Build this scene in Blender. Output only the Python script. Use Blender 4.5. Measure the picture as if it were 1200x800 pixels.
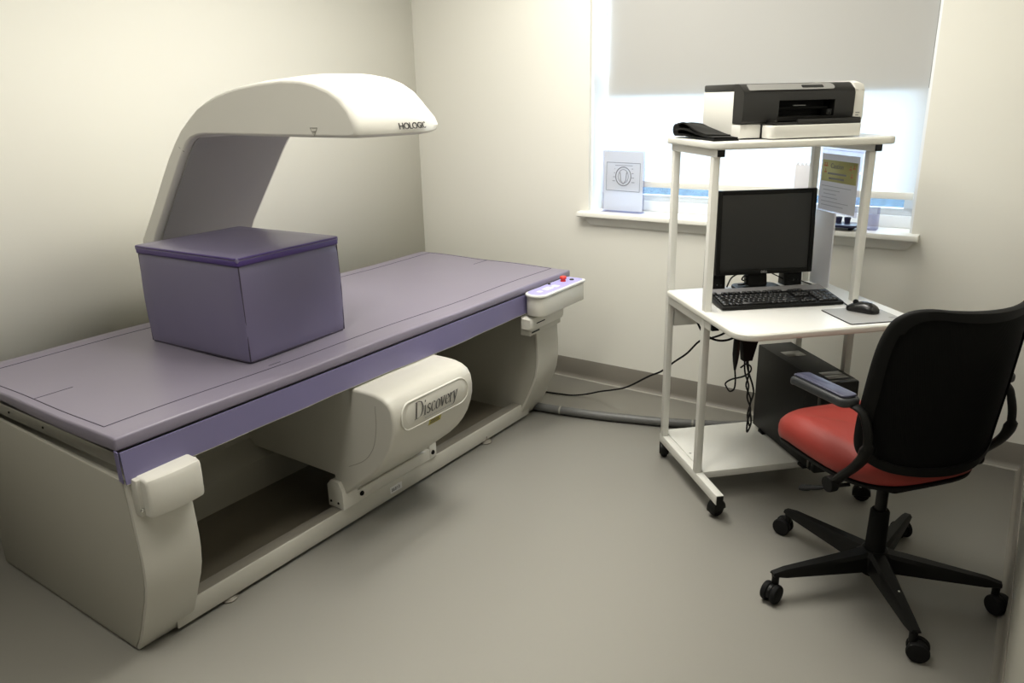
import bpy, bmesh, math, random
from mathutils import Vector, Matrix
random.seed(7)
for o in list(bpy.data.objects): bpy.data.objects.remove(o)
S = bpy.context.scene
COL = S.collection
PI = math.pi

# ------------------------------------------------------------------ camera
YAW, PITCH, ROLL, FPX = math.radians(-34.927), math.radians(17.782), math.radians(1.328), 890.98
fw = Vector((math.sin(YAW)*math.cos(PITCH), math.cos(YAW)*math.cos(PITCH), -math.sin(PITCH)))
rt = Vector((math.cos(YAW), -math.sin(YAW), 0)); dn = fw.cross(rt)
r2 = math.cos(ROLL)*rt + math.sin(ROLL)*dn; d2 = fw.cross(r2)
cam = bpy.data.cameras.new('camera'); cam.sensor_width = 36; cam.lens = FPX/1200*36; cam.clip_start = .02
co = bpy.data.objects.new('camera', cam); COL.objects.link(co)
co.matrix_world = Matrix(((r2.x, -d2.x, -fw.x, 0), (r2.y, -d2.y, -fw.y, 0), (r2.z, -d2.z, -fw.z, 1.5), (0, 0, 0, 1)))
S.camera = co

# ------------------------------------------------------------------ light
CEIL = 2.6
SKY = 6.5           # daylight outside the window
S.view_settings.view_transform = 'Standard'; S.view_settings.look = 'None'
S.view_settings.gamma = 1; S.view_settings.use_curve_mapping = False
S.view_settings.exposure = 0.2
S.cycles.use_denoising = True
w = bpy.data.worlds.new('overcast_sky'); S.world = w; w.use_nodes = True
bgn = w.node_tree.nodes['Background']; bgn.inputs[0].default_value = (.66, .82, 1.0, 1); bgn.inputs[1].default_value = SKY
LAMP_AND_FILL_AT = [(-1.75, 2.4, 18), (-.95, 2.2, 14), (-1.35, .2, 9)]  # far lamp inferred; second added to soften shadows, third as unseen fill
for (lx, ly, lw) in LAMP_AND_FILL_AT:
    al = bpy.data.lights.new('troffer_and_fill_light', 'AREA'); al.shape = 'RECTANGLE'; al.size = .54; al.size_y = 1.14
    al.energy = lw; al.color = (1.0, .982, .93); al.spread = math.radians(180)
    ao = bpy.data.objects.new('troffer_and_fill_light', al); COL.objects.link(ao); ao.location = (lx, ly, CEIL-.03)

# ------------------------------------------------------------------ materials
def nodes_of(m): return m.node_tree.nodes, m.node_tree.links
def mat(name, col, rough=.5, metal=0, var=.04, vscale=6, bump=0, bscale=200, spec=.5, coat=0, emit=None):
    m = bpy.data.materials.new(name); m.use_nodes = True; n, l = nodes_of(m); b = n['Principled BSDF']
    b.inputs['Roughness'].default_value = rough; b.inputs['Metallic'].default_value = metal
    b.inputs['Specular IOR Level'].default_value = spec; b.inputs['Coat Weight'].default_value = coat
    tc = n.new('ShaderNodeTexCoord'); no = n.new('ShaderNodeTexNoise'); no.inputs['Scale'].default_value = vscale; no.inputs['Detail'].default_value = 4
    l.new(tc.outputs['Object'], no.inputs['Vector'])
    mx = n.new('ShaderNodeMix'); mx.data_type = 'RGBA'
    c = Vector(col)
    mx.inputs[6].default_value = (*[max(0, x*(1-var)) for x in c], 1); mx.inputs[7].default_value = (*[min(1, x*(1+var)) for x in c], 1)
    l.new(no.outputs['Fac'], mx.inputs[0]); l.new(mx.outputs[2], b.inputs['Base Color'])
    if bump:
        n2 = n.new('ShaderNodeTexNoise'); n2.inputs['Scale'].default_value = bscale; l.new(tc.outputs['Object'], n2.inputs['Vector'])
        bp = n.new('ShaderNodeBump'); bp.inputs['Strength'].default_value = bump; bp.inputs['Distance'].default_value = .002
        l.new(n2.outputs['Fac'], bp.inputs['Height']); l.new(bp.outputs[0], b.inputs['Normal'])
    if emit:
        b.inputs['Emission Color'].default_value = (*emit[0], 1); b.inputs['Emission Strength'].default_value = emit[1]
    return m
M = {}
M['wall'] = mat('wall_paint', (.77, .757, .69), .75, var=.012, vscale=2, bump=.06, bscale=160)
M['ceil'] = mat('ceiling_tile', (.80, .79, .74), .9, bump=.3, bscale=120)
M['base'] = mat('vinyl_cove_base', (.185, .170, .143), .5, var=.03)
M['toe'] = mat('vinyl_cove_toe', (.33, .315, .275), .5, var=.03)
M['trim'] = mat('white_gloss_trim', (.78, .77, .71), .4, var=.015)
M['sash'] = mat('white_window_vinyl', (.82, .84, .86), .4, var=.01)
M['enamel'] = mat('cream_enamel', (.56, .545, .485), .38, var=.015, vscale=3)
M['enamel_shaded'] = mat('cream_enamel_shaded', (.40, .385, .33), .45, var=.015, vscale=3)  # panel enamel darkened: shade of the pedestal end face put into its colour
M['armwhite'] = mat('ivory_plastic', (.77, .755, .69), .33, var=.01, vscale=3)
M['armshadow'] = mat('grey_arm_shadow', (.40, .385, .36), .5, var=.02)
M['capw'] = mat('white_plastic_cap', (.64, .625, .565), .35, var=.012)
M['tray'] = mat('brown_steel_tray', (.22, .195, .15), .42, .35, var=.18, vscale=5)
M['railtop'] = mat('worn_steel_lip', (.27, .25, .21), .4, .2, var=.1)
M['steel'] = mat('brushed_steel', (.42, .41, .38), .32, .9, var=.06, vscale=40)
M['chrome'] = mat('bright_metal', (.7, .7, .68), .2, 1)
M['vinyl'] = mat('lavender_vinyl', (.235, .212, .272), .36, var=.05, vscale=3, bump=.05, bscale=420)
M['skirt'] = mat('lavender_vinyl_skirt', (.18, .163, .298), .34, var=.06, vscale=5, bump=.05, bscale=300)
M['cush'] = mat('lavender_vinyl_cushion', (.168, .15, .245), .34, var=.05, vscale=5, bump=.05, bscale=300)
M['piping'] = mat('dark_purple_piping', (.065, .035, .175), .4, var=.08)
M['seam'] = mat('dark_stitching', (.045, .035, .06), .7)
M['seam_g'] = mat('grey_seam', (.34, .32, .28), .7)
M['black'] = mat('black_plastic', (.0055, .0055, .005), .45, var=.1, spec=.22)
M['blackm'] = mat('black_matte_plastic', (.0045, .0045, .0042), .6, var=.1, spec=.16)
M['blackg'] = mat('black_gloss_plastic', (.012, .012, .012), .25, var=.1)
M['rubber'] = mat('black_rubber', (.006, .006, .006), .7, var=.1, spec=.2)
M['cart'] = mat('white_powder_coat', (.70, .695, .645), .42, var=.012)
M['lam'] = mat('white_laminate', (.76, .757, .73), .3, var=.01)
M['edge'] = mat('cream_edge_band', (.68, .672, .61), .4, var=.012)
M['screen'] = mat('matte_lcd_screen', (.018, .018, .017), .38, var=.06)
M['prw'] = mat('printer_white_plastic', (.68, .665, .61), .42, var=.01)
M['prk'] = mat('printer_charcoal_plastic', (.013, .0125, .0115), .38, var=.08, spec=.35)
M['prs'] = mat('printer_silver_panel', (.36, .355, .34), .3, .6, var=.04)
M['keycap'] = mat('glossy_keycap', (.012, .012, .013), .3, var=.05)
M['dark'] = mat('dark_void', (.004, .004, .004), .8)
M['kgrey'] = mat('keyboard_grey_band', (.24, .235, .24), .4, var=.04)
M['padgrey'] = mat('mouse_mat_grey', (.36, .355, .345), .5, var=.03, vscale=20)
M['silver'] = mat('silver_sticker', (.34, .34, .33), .3, .5, var=.12, vscale=30)
M['red'] = mat('red_vinyl_seat', (.27, .026, .018), .56, var=.06, vscale=4, bump=.06, bscale=350)
M['redbtn'] = mat('red_button_plastic', (.72, .03, .015), .35)
M['armtop'] = mat('slate_pad_blue_sheen', (.06, .062, .10), .3, var=.05)  # blue window reflection on the arm pad put into its colour
M['armtop_d'] = mat('dark_slate_pad', (.022, .024, .026), .5, var=.05)
M['lav'] = mat('lavender_overlay', (.40, .37, .72), .35, var=.03)
M['ink'] = mat('dark_ink', (.05, .048, .045), .6)
M['inkg'] = mat('grey_ink', (.24, .24, .24), .7)
M['inkl'] = mat('light_grey_ink', (.42, .42, .42), .7)
M['paper'] = mat('white_paper', (.78, .78, .78), .8, var=.02)
M['paper2'] = mat('greyish_paper', (.60, .60, .585), .8, var=.02)
M['yellow'] = mat('yellow_print', (.52, .51, .22), .7, var=.06)
M['redink'] = mat('red_print', (.62, .16, .10), .7)
M['stky'] = mat('yellow_label', (.48, .42, .08), .6)
M['acry'] = mat('frosted_acrylic', (.74, .74, .78), .3)
M['bluelit'] = mat('black_plastic_bluelit', (.02, .022, .06), .3)  # black plastic with the blue window light put into its colour
M['conduit'] = mat('grey_conduit', (.115, .115, .11), .45, var=.04)
M['blind2'] = mat('opaque_blind', (.34, .335, .32), .8)
M['foliage_blue_light'] = mat('hedge_leaf_blue_light', (.075, .12, .16), .7, var=.85, vscale=9)  # blue cast of the daylight put into the leaf colour
M['lawn'] = mat('lawn', (.08, .13, .16), .9, var=.6, vscale=3)  # grass colour carries the same blue daylight cast
M['outwall'] = mat('outer_siding', (.5, .5, .5), .8)
M['grille'] = mat('lit_diffuser', (.9, .9, .85), .6, emit=((1, .95, .84), 6))
M['led'] = mat('white_print', (.55, .55, .55), .5)

def floor_mat():
    m = mat('speckled_vinyl_floor', (.375, .362, .322), .36, var=.035, vscale=1.2, bump=.03, bscale=90)
    n, l = nodes_of(m); b = n['Principled BSDF']; src = b.inputs['Base Color'].links[0].from_socket
    tc = n.new('ShaderNodeTexCoord'); v = n.new('ShaderNodeTexVoronoi'); v.inputs['Scale'].default_value = 130
    l.new(tc.outputs['Object'], v.inputs['Vector'])
    r = n.new('ShaderNodeValToRGB'); r.color_ramp.elements[0].position = .0; r.color_ramp.elements[1].position = .14
    r.color_ramp.elements[0].color = (1, 1, 1, 1); r.color_ramp.elements[1].color = (0, 0, 0, 1); l.new(v.outputs['Distance'], r.inputs[0])
    hs = n.new('ShaderNodeMix'); hs.data_type = 'RGBA'; hs.inputs[6].default_value = (.18, .165, .135, 1); hs.inputs[7].default_value = (.44, .42, .36, 1)
    l.new(v.outputs['Color'], hs.inputs[0])
    mx = n.new('ShaderNodeMix'); mx.data_type = 'RGBA'; l.new(r.outputs[0], mx.inputs[0]); l.new(src, mx.inputs[6]); l.new(hs.outputs[2], mx.inputs[7])
    l.new(mx.outputs[2], b.inputs['Base Color']); return m
M['floor'] = floor_mat()
def shade_mat():
    m = bpy.data.materials.new('translucent_shade_cloth'); m.use_nodes = True; n, l = nodes_of(m); n.remove(n['Principled BSDF'])
    d = n.new('ShaderNodeBsdfDiffuse'); d.inputs[0].default_value = (.64, .635, .61, 1)
    t = n.new('ShaderNodeBsdfTranslucent'); t.inputs[0].default_value = (.86, .86, .85, 1)
    no = n.new('ShaderNodeTexNoise'); no.inputs['Scale'].default_value = 300
    bp = n.new('ShaderNodeBump'); bp.inputs['Strength'].default_value = .05; l.new(no.outputs[0], bp.inputs['Height']); l.new(bp.outputs[0], d.inputs['Normal'])
    x = n.new('ShaderNodeMixShader'); x.inputs[0].default_value = .42; l.new(d.outputs[0], x.inputs[1]); l.new(t.outputs[0], x.inputs[2])
    l.new(x.outputs[0], n['Material Output'].inputs[0]); return m
M['shade'] = shade_mat()
def sheet_mat():
    m = mat('thin_white_paper', (.78, .78, .77), .8, var=.02); n, l = nodes_of(m); b = n['Principled BSDF']
    t = n.new('ShaderNodeBsdfTranslucent'); t.inputs[0].default_value = (.7, .7, .7, 1)
    x = n.new('ShaderNodeMixShader'); x.inputs[0].default_value = .5; l.new(b.outputs[0], x.inputs[1]); l.new(t.outputs[0], x.inputs[2]); l.new(x.outputs[0], n['Material Output'].inputs[0]); return m
M['sheet'] = sheet_mat()
def glass_mat(name, tint, g=.06):
    m = bpy.data.materials.new(name); m.use_nodes = True; n, l = nodes_of(m); n.remove(n['Principled BSDF'])
    t = n.new('ShaderNodeBsdfTransparent'); t.inputs[0].default_value = (*tint, 1)
    gl = n.new('ShaderNodeBsdfGlossy'); gl.inputs['Roughness'].default_value = .03
    x = n.new('ShaderNodeMixShader'); x.inputs[0].default_value = g; l.new(t.outputs[0], x.inputs[1]); l.new(gl.outputs[0], x.inputs[2])
    l.new(x.outputs[0], n['Material Output'].inputs[0]); return m
M['glass'] = glass_mat('window_glass', (.93, .96, .97))
M['clear'] = glass_mat('clear_plastic', (.86, .86, .93), .1)
def mesh_mat():
    m = mat('black_mesh_fabric', (.004, .004, .0038), .85, var=.1, spec=.1)
    n, l = nodes_of(m); b = n['Principled BSDF']
    tc = n.new('ShaderNodeTexCoord'); wv = n.new('ShaderNodeTexWave'); wv.inputs['Scale'].default_value = 120; l.new(tc.outputs['Object'], wv.inputs['Vector'])
    bp = n.new('ShaderNodeBump'); bp.inputs['Strength'].default_value = .25; bp.inputs['Distance'].default_value = .001
    l.new(wv.outputs['Fac'], bp.inputs['Height']); l.new(bp.outputs[0], b.inputs['Normal']); return m
M['mesh'] = mesh_mat()

# ------------------------------------------------------------------ mesh helpers (each returns a bmesh)
def bm_box(x0, x1, y0, y1, z0, z1, bev=0, seg=2):
    b = bmesh.new(); vs = [b.verts.new((x, y, z)) for x in (x0, x1) for y in (y0, y1) for z in (z0, z1)]
    for f in ((0, 1, 3, 2), (4, 6, 7, 5), (0, 4, 5, 1), (2, 3, 7, 6), (0, 2, 6, 4), (1, 5, 7, 3)): b.faces.new([vs[i] for i in f])
    if bev: bmesh.ops.bevel(b, geom=list(b.edges), offset=bev, segments=seg, profile=.5, affect='EDGES')
    return b
AX = {'x': lambda a, b, c: (c, a, b), 'y': lambda a, b, c: (a, c, b), 'z': lambda a, b, c: (a, b, c)}
def bm_prism(pts, axis, a0, a1, bev=0, seg=2):
    """polygon pts in the two other axes, extruded along axis"""
    b = bmesh.new(); F = AX[axis]
    lo = [b.verts.new(F(p[0], p[1], a0)) for p in pts]; hi = [b.verts.new(F(p[0], p[1], a1)) for p in pts]
    n = len(pts)
    caps = [b.faces.new(lo), b.faces.new(hi[::-1])]
    for i in range(n): b.faces.new((lo[i], lo[(i+1) % n], hi[(i+1) % n], hi[i]))
    bmesh.ops.recalc_face_normals(b, faces=list(b.faces))
    if bev:
        es = list({e for f in caps for e in f.edges})
        bmesh.ops.bevel(b, geom=es, offset=bev, segments=seg, profile=.5, affect='EDGES')
    return b
def rrect(x0, x1, y0, y1, r, n=6):
    """rounded rectangle; r a number or four (x0y0, x1y0, x1y1, x0y1)"""
    rr = r if isinstance(r, (tuple, list)) else (r,)*4
    out = []
    for (cx, cy, a0, q) in ((x0, y0, PI, 0), (x1, y0, 1.5*PI, 1), (x1, y1, 0, 2), (x0, y1, .5*PI, 3)):
        q = rr[q]
        if q <= 0: out.append((cx, cy)); continue
        ox = cx + q if cx == x0 else cx - q; oy = cy + q if cy == y0 else cy - q
        for i in range(n+1): a = a0 + .5*PI*i/n; out.append((ox + q*math.cos(a), oy + q*math.sin(a)))
    return out
def catmull(pts, n=6):
    P = [Vector(p) for p in pts]; P = [2*P[0]-P[1]] + P + [2*P[-1]-P[-2]]; out = []
    for i in range(1, len(P)-2):
        for k in range(n):
            t = k/n; a, b, c, d = P[i-1:i+3]
            out.append(.5*((2*b) + (c-a)*t + (2*a-5*b+4*c-d)*t*t + (3*b-a-3*c+d)*t**3))
    out.append(P[-2]); return out
def bm_tube(pts, r, seg=8, closed=False, flat=1.0):
    """tube along pts; r a number or a list; flat squashes it in the frame's second axis"""
    P = [Vector(p) for p in pts]; n = len(P); b = bmesh.new(); rings = []
    up = Vector((0, 0, 1)); prev = None
    for i, p in enumerate(P):
        if closed: t = P[(i+1) % n] - P[i-1]
        else: t = P[min(i+1, n-1)] - P[max(i-1, 0)]
        t.normalize()
        if prev is None: s = t.cross(up) if abs(t.z) < .95 else t.cross(Vector((0, 1, 0)))
        else: s = prev - t*prev.dot(t)
        s.normalize(); prev = s; u = s.cross(t)
        q = r[i] if isinstance(r, (list, tuple)) else r
        rings.append([b.verts.new(p + s*q*math.cos(2*PI*k/seg) + u*q*flat*math.sin(2*PI*k/seg)) for k in range(seg)])
    m = n if closed else n-1
    for i in range(m):
        A, B = rings[i], rings[(i+1) % n]
        for k in range(seg): b.faces.new((A[k], A[(k+1) % seg], B[(k+1) % seg], B[k]))
    if not closed: b.faces.new(rings[0][::-1]); b.faces.new(rings[-1])
    bmesh.ops.recalc_face_normals(b, faces=list(b.faces)); return b
def bm_lathe(prof, seg=20):
    b = bmesh.new(); rings = []
    for (r, z) in prof: rings.append([b.verts.new((r*math.cos(2*PI*k/seg), r*math.sin(2*PI*k/seg), z)) for k in range(seg)] if r > 1e-6 else [b.verts.new((0, 0, z))])
    for A, B in zip(rings, rings[1:]):
        for k in range(seg):
            j = (k+1) % seg
            if len(A) == 1 and len(B) > 1: b.faces.new((A[0], B[k], B[j]))
            elif len(B) == 1 and len(A) > 1: b.faces.new((A[k], A[j], B[0]))
            elif len(A) > 1: b.faces.new((A[k], A[j], B[j], B[k]))
    for R, rev in ((rings[0], True), (rings[-1], False)):
        if len(R) > 1: b.faces.new(R[::-1] if rev else R)
    bmesh.ops.recalc_face_normals(b, faces=list(b.faces)); return b
def bm_grid(rows, thick=None, closed=False):
    """rows of points -> sheet; thick (vector or fn) makes it a closed slab"""
    b = bmesh.new(); G = [[b.verts.new(p) for p in r] for r in rows]
    for A, B in zip(G, G[1:]):
        m = len(A) if closed else len(A)-1
        for k in range(m): j = (k+1) % len(A); b.faces.new((A[k], A[j], B[j], B[k]))
    bmesh.ops.recalc_face_normals(b, faces=list(b.faces))
    if thick: bmesh.ops.solidify(b, geom=list(b.faces), thickness=thick)
    return b
def bm_sweep(prof, y0, y1, insets, warp=None, n=10):
    """closed XZ profile swept along y; insets = [(distance from end, inset)] rounds both ends; warp(x, z, s) moves a point"""
    m = len(prof); P = [Vector(p) for p in prof]
    area = sum(P[i].x*P[(i+1) % m].y - P[(i+1) % m].x*P[i].y for i in range(m)); sg = 1 if area > 0 else -1
    N = []
    for i in range(m):
        t = (P[(i+1) % m]-P[i]).normalized() + (P[i]-P[i-1]).normalized()
        t = t.normalized() if t.length > 1e-6 else Vector((1, 0)); N.append(Vector((t.y, -t.x))*sg)
    st = [(y0+d, q) for d, q in insets]; e = insets[-1][0]
    st += [(y0+e+(y1-y0-2*e)*k/n, 0) for k in range(1, n)] + [(y1-d, q) for d, q in reversed(insets)]
    b = bmesh.new(); rings = []
    for y, q in st:
        s = 2*(y-y0)/(y1-y0)-1; r = []
        for p, nn in zip(P, N):
            v = p - nn*q; x, z = (v.x, v.y) if not warp else warp(v.x, v.y, s); r.append(b.verts.new((x, y, z)))
        rings.append(r)
    for A, B in zip(rings, rings[1:]):
        for k in range(m): j = (k+1) % m; b.faces.new((A[k], A[j], B[j], B[k]))
    for cf_ in (b.faces.new(rings[0][::-1]), b.faces.new(rings[-1])):
        for e in cf_.edges: e.smooth = False
    bmesh.ops.recalc_face_normals(b, faces=list(b.faces)); return b
def xf(b, mtx): bmesh.ops.transform(b, matrix=mtx, verts=list(b.verts)); return b
def mv(b, x=0, y=0, z=0): return xf(b, Matrix.Translation((x, y, z)))
def rot(b, ang, axis): return xf(b, Matrix.Rotation(ang, 4, axis))
def join(*bs):
    out = bmesh.new()
    for b in bs:
        me = bpy.data.meshes.new('tmp'); b.to_mesh(me); b.free(); out.from_mesh(me); bpy.data.meshes.remove(me)
    return out
def mesh_of(name, b, m, angle=35):
    th_ = math.radians(angle)
    for f in b.faces: f.smooth = True
    for e in b.edges:
        if len(e.link_faces) == 2 and e.calc_face_angle(0) > th_: e.smooth = False
    me = bpy.data.meshes.new(name); b.to_mesh(me); b.free()
    if m: me.materials.append(M[m] if isinstance(m, str) else m)
    return me
MW = {}
def obj(name, b, m, parent=None, world=False, label=None, angle=35, kind=None):
    """one mesh object; world=True: the bmesh is in world coordinates and is carried into the parent's frame"""
    if world and parent is not None: xf(b, MW[parent.name].inverted())
    o = bpy.data.objects.new(name, mesh_of(name, b, m, angle)); COL.objects.link(o)
    if parent is not None: o.parent = parent; MW[o.name] = MW[parent.name]
    else: MW[o.name] = Matrix.Identity(4)
    if label: o['label'] = label
    if kind: o['kind'] = kind
    return o
def thing(name, label, cat, loc=(0, 0, 0), rz=0, group=None):
    o = bpy.data.objects.new(name, None); COL.objects.link(o); o.location = loc; o.rotation_euler = (0, 0, rz); o.empty_display_size = .1
    MW[o.name] = Matrix.Translation(loc) @ Matrix.Rotation(rz, 4, 'Z'); o['label'] = label; o['category'] = cat
    if group: o['group'] = group
    return o
def tag(o, label, cat, group=None):
    o['label'] = label; o['category'] = cat
    if group: o['group'] = group
    return o
def struct(o, label=None):
    o['kind'] = 'structure'
    if label: o['label'] = label
    return o
def copy_part(o, parent, mtx=None):
    c = o.copy(); COL.objects.link(c); c.parent = parent
    if mtx is not None: c.matrix_local = mtx
    MW[c.name] = MW[parent.name]
    for ch in list(o.children): copy_part(ch, c) if ch is not c else None
    return c
def bm_text(s, size, depth=.0006, shear=0, align='LEFT', space=1.0, bold=0):
    cu = bpy.data.curves.new('txt', 'FONT'); cu.body = s; cu.size = size; cu.extrude = depth; cu.shear = shear; cu.align_x = align; cu.space_character = space; cu.offset = bold
    o = bpy.data.objects.new('txt', cu); COL.objects.link(o); bpy.context.view_layer.update()
    me = bpy.data.meshes.new_from_object(o.evaluated_get(bpy.context.evaluated_depsgraph_get()))
    b = bmesh.new(); b.from_mesh(me); bpy.data.objects.remove(o); bpy.data.curves.remove(cu); bpy.data.meshes.remove(me); return b
def frame(o, xa, ya):
    """matrix that puts local x along xa, local y along ya at point o"""
    xa = Vector(xa).normalized(); ya = Vector(ya).normalized(); za = xa.cross(ya)
    return Matrix(((xa.x, ya.x, za.x, o[0]), (xa.y, ya.y, za.y, o[1]), (xa.z, ya.z, za.z, o[2]), (0, 0, 0, 1)))

# ------------------------------------------------------------------ room
LX, RX, BY = -3.07, .108, 3.49
struct(obj('floor', bm_box(LX-.2, 1.5, -5.2, BY+.3, -.1, 0), 'floor'), 'beige grey speckled vinyl floor')
struct(obj('ceiling', bm_box(LX-.2, 1.5, -5.2, BY+.3, CEIL, CEIL+.1), 'ceil'))
struct(obj('wall_left', bm_box(LX-.2, LX, -5.2, BY, 0, CEIL), 'wall'), 'plain cream painted wall behind the scanner')
WX0, WX1, WZ0, WZ1 = -1.932, -.42, .93, 2.2
struct(obj('wall_back', join(bm_box(LX-.2, WX0, BY, BY+.26, 0, CEIL), bm_box(WX1, RX+.15, BY, BY+.26, 0, CEIL),
    bm_box(WX0, WX1, BY, BY+.26, 0, WZ0-.03), bm_box(WX0, WX1, BY, BY+.26, WZ1, CEIL)), 'wall'), 'cream painted wall with the window')
struct(obj('wall_right', bm_box(RX, RX+.15, .95, BY, 0, CEIL), 'wall'), 'cream wall at the right edge behind the chair')
struct(obj('wall_return', bm_box(RX+.15, 1.5, .95, 1.1, 0, CEIL), 'wall'))
struct(obj('wall_side', bm_box(1.35, 1.5, -5.2, .95, 0, CEIL), 'wall'))
struct(obj('wall_front', bm_box(LX, 1.35, -5.2, -5.05, 0, CEIL), 'wall'))
def skirting(name, p0, p1, nrm):
    """cove base: flat band + small curved toe, along p0-p1, standing out along nrm"""
    d = Vector((p1[0]-p0[0], p1[1]-p0[1], 0)); L = d.length; nv = Vector((nrm[0], nrm[1], 0))
    prof = [(0, 0), (.024, 0), (.016, .004), (.010, .011), (.0065, .024), (.0055, .104), (.003, .108), (0, .108)]
    b = bmesh.new(); rows = []
    for q in (p0, p1): rows.append([b.verts.new((q[0]+nv.x*a, q[1]+nv.y*a, z)) for a, z in prof])
    for k in range(len(prof)): j = (k+1) % len(prof); b.faces.new((rows[0][k], rows[0][j], rows[1][j], rows[1][k]))
    b.faces.new(rows[0]); b.faces.new(rows[1][::-1]); bmesh.ops.recalc_face_normals(b, faces=list(b.faces))
    o = struct(obj(name, b, 'base'))
    pt = [(.0247, 0), (.034, 0), (.034, .0015), (.0247, .004)]
    b = bmesh.new(); rows = []
    for q in (p0, p1): rows.append([b.verts.new((q[0]+nv.x*a, q[1]+nv.y*a, z)) for a, z in pt])
    for k in range(4): j = (k+1) % 4; b.faces.new((rows[0][k], rows[0][j], rows[1][j], rows[1][k]))
    b.faces.new(rows[0]); b.faces.new(rows[1][::-1]); bmesh.ops.recalc_face_normals(b, faces=list(b.faces))
    if name == 'baseboard_back': obj('toe_strip', b, 'toe', o)
    return o
skirting('baseboard_back', (LX, BY), (RX, BY), (0, -1))['label'] = 'grey vinyl cove base under the window'
skirting('baseboard_right', (RX, .95), (RX, BY), (-1, 0))['label'] = 'grey vinyl cove base along the right wall'
skirting('baseboard_left', (LX, -5.05), (LX, BY), (1, 0))

# window
win = bpy.data.objects.new('window_1', None); COL.objects.link(win); MW['window_1'] = Matrix.Identity(4); struct(win, 'window with white sill, frame and roller shade')
obj('frame', join(bm_box(WX0, WX0+.012, BY+.02, BY+.26, WZ0, WZ1), bm_box(WX1-.012, WX1, BY+.02, BY+.26, WZ0, WZ1), bm_box(WX0+.012, WX1-.012, BY+.02, BY+.26, WZ1-.012, WZ1)), 'sash', win)
GY = BY+.15
obj('lower_sash', join(bm_box(WX0+.012, WX1-.012, GY-.025, GY+.03, WZ0, WZ0+.052, .004), bm_box(WX0+.012, WX1-.012, GY-.012, GY+.02, WZ0+.052, WZ0+.082, .003),
    bm_box(WX0+.012, WX0+.06, GY-.02, GY+.03, WZ0+.082, 1.55), bm_box(WX1-.06, WX1-.012, GY-.02, GY+.03, WZ0+.082, 1.55)), 'sash', win)
obj('upper_sash', join(bm_box(WX0+.012, WX1-.012, GY-.02, GY+.05, 1.55, 1.6), bm_box(WX0+.012, WX0+.05, GY, GY+.05, 1.6, WZ1-.05),
    bm_box(WX1-.05, WX1-.012, GY, GY+.05, 1.6, WZ1-.05), bm_box(WX0+.012, WX1-.012, GY, GY+.05, WZ1-.05, WZ1-.012)), 'sash', win)
obj('pane', bm_box(WX0+.06, WX1-.06, GY+.003, GY+.007, WZ0+.082, 1.55), 'glass', win)
obj('pane', bm_box(WX0+.05, WX1-.05, GY+.025, GY+.029, 1.6, WZ1-.05), 'glass', win)
st = [(BY+.25, WZ0-.028), (BY-.044, WZ0-.028), (BY-.05, WZ0-.022), (BY-.051, WZ0-.012), (BY-.047, WZ0-.003), (BY-.04, WZ0), (BY+.25, WZ0)]
obj('sill', join(bm_prism(st, 'x', WX0, WX1), bm_prism([p for p in st[1:6]]+[(BY, WZ0), (BY, WZ0-.028)], 'x', WX0-.045, WX0), bm_prism([p for p in st[1:6]]+[(BY, WZ0), (BY, WZ0-.028)], 'x', WX1, WX1+.03)), 'trim', win)
ap = bmesh.new()
A = [(-1.945, .9), (-.405, .9), (-.43, .862), (-1.915, .862)]
lo = [ap.verts.new((x, BY, z)) for x, z in A]; hi = [ap.verts.new((x, BY-(.03 if z > .89 else .012), z)) for x, z in A]
ap.faces.new(lo); ap.faces.new(hi[::-1])
for i in range(4): ap.faces.new((lo[i], lo[(i+1) % 4], hi[(i+1) % 4], hi[i]))
bmesh.ops.recalc_face_normals(ap, faces=list(ap.faces)); obj('apron', ap, 'trim', win)

# roller shade hanging in the window opening, and the blind behind it
sh = thing('roller_shade', 'translucent white roller shade pulled down almost to the window sill', 'window shade', (-1.15, BY+.085, 0))
SX0, SX1, SY = -1.872, -.442, BY+.085
rows = [[(SX0+(SX1-SX0)*i/24, SY+.0015*math.sin(i*.7), 1.085+(2.15-1.085)*k/16) for i in range(25)] for k in range(17)]
obj('shade_cloth', bm_grid(rows), 'shade', sh, True)
obj('hem_bar', bm_box(SX0, SX1, SY-.005, SY+.005, 1.056, 1.086, .003), 'trim', sh, True)
rl = bm_lathe([(.0, 0), (.02, 0), (.02, SX1-SX0+.02), (0, SX1-SX0+.02)], 16); rot(rl, PI/2, 'Y'); mv(rl, SX0-.01, SY+.01, 2.165)
obj('roller', rl, 'trim', sh, True)
b2 = thing('upper_blind', 'grey opaque blind behind the roller shade covering the upper sash', 'blind', (-1.15, BY+.115, 0))
obj('blind_cloth', bm_box(-1.862, -.435, BY+.106, BY+.11, 1.515, 2.135), 'blind2', b2, True)
obj('bottom_bar', bm_box(-1.862, -.435, BY+.103, BY+.113, 1.50, 1.515), 'blind2', b2, True)

# outdoors
struct(obj('lawn_ground', bm_box(-26, 14, BY+.4, 60, -.6, -.5), 'lawn'), 'lawn outside the window')
def hedge(x0, x1, y, h, seed):
    random.seed(seed); rows = []
    for k in range(13):
        a = PI*k/12; r = []
        for i in range(61):
            q = .22*(random.random()-.5)
            r.append((x0+(x1-x0)*i/60+q, y-(1.0+q)*math.cos(a), -.5+(h+q)*max(0, math.sin(a))**.6))
        rows.append(r)
    return bm_grid(rows)
tag(obj('hedge', hedge(-20, 10, 14, 1.1, 3), 'foliage_blue_light', angle=5), 'clipped hedge with blue daylight in its colour seen through the gap under the shade', 'hedge')

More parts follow.
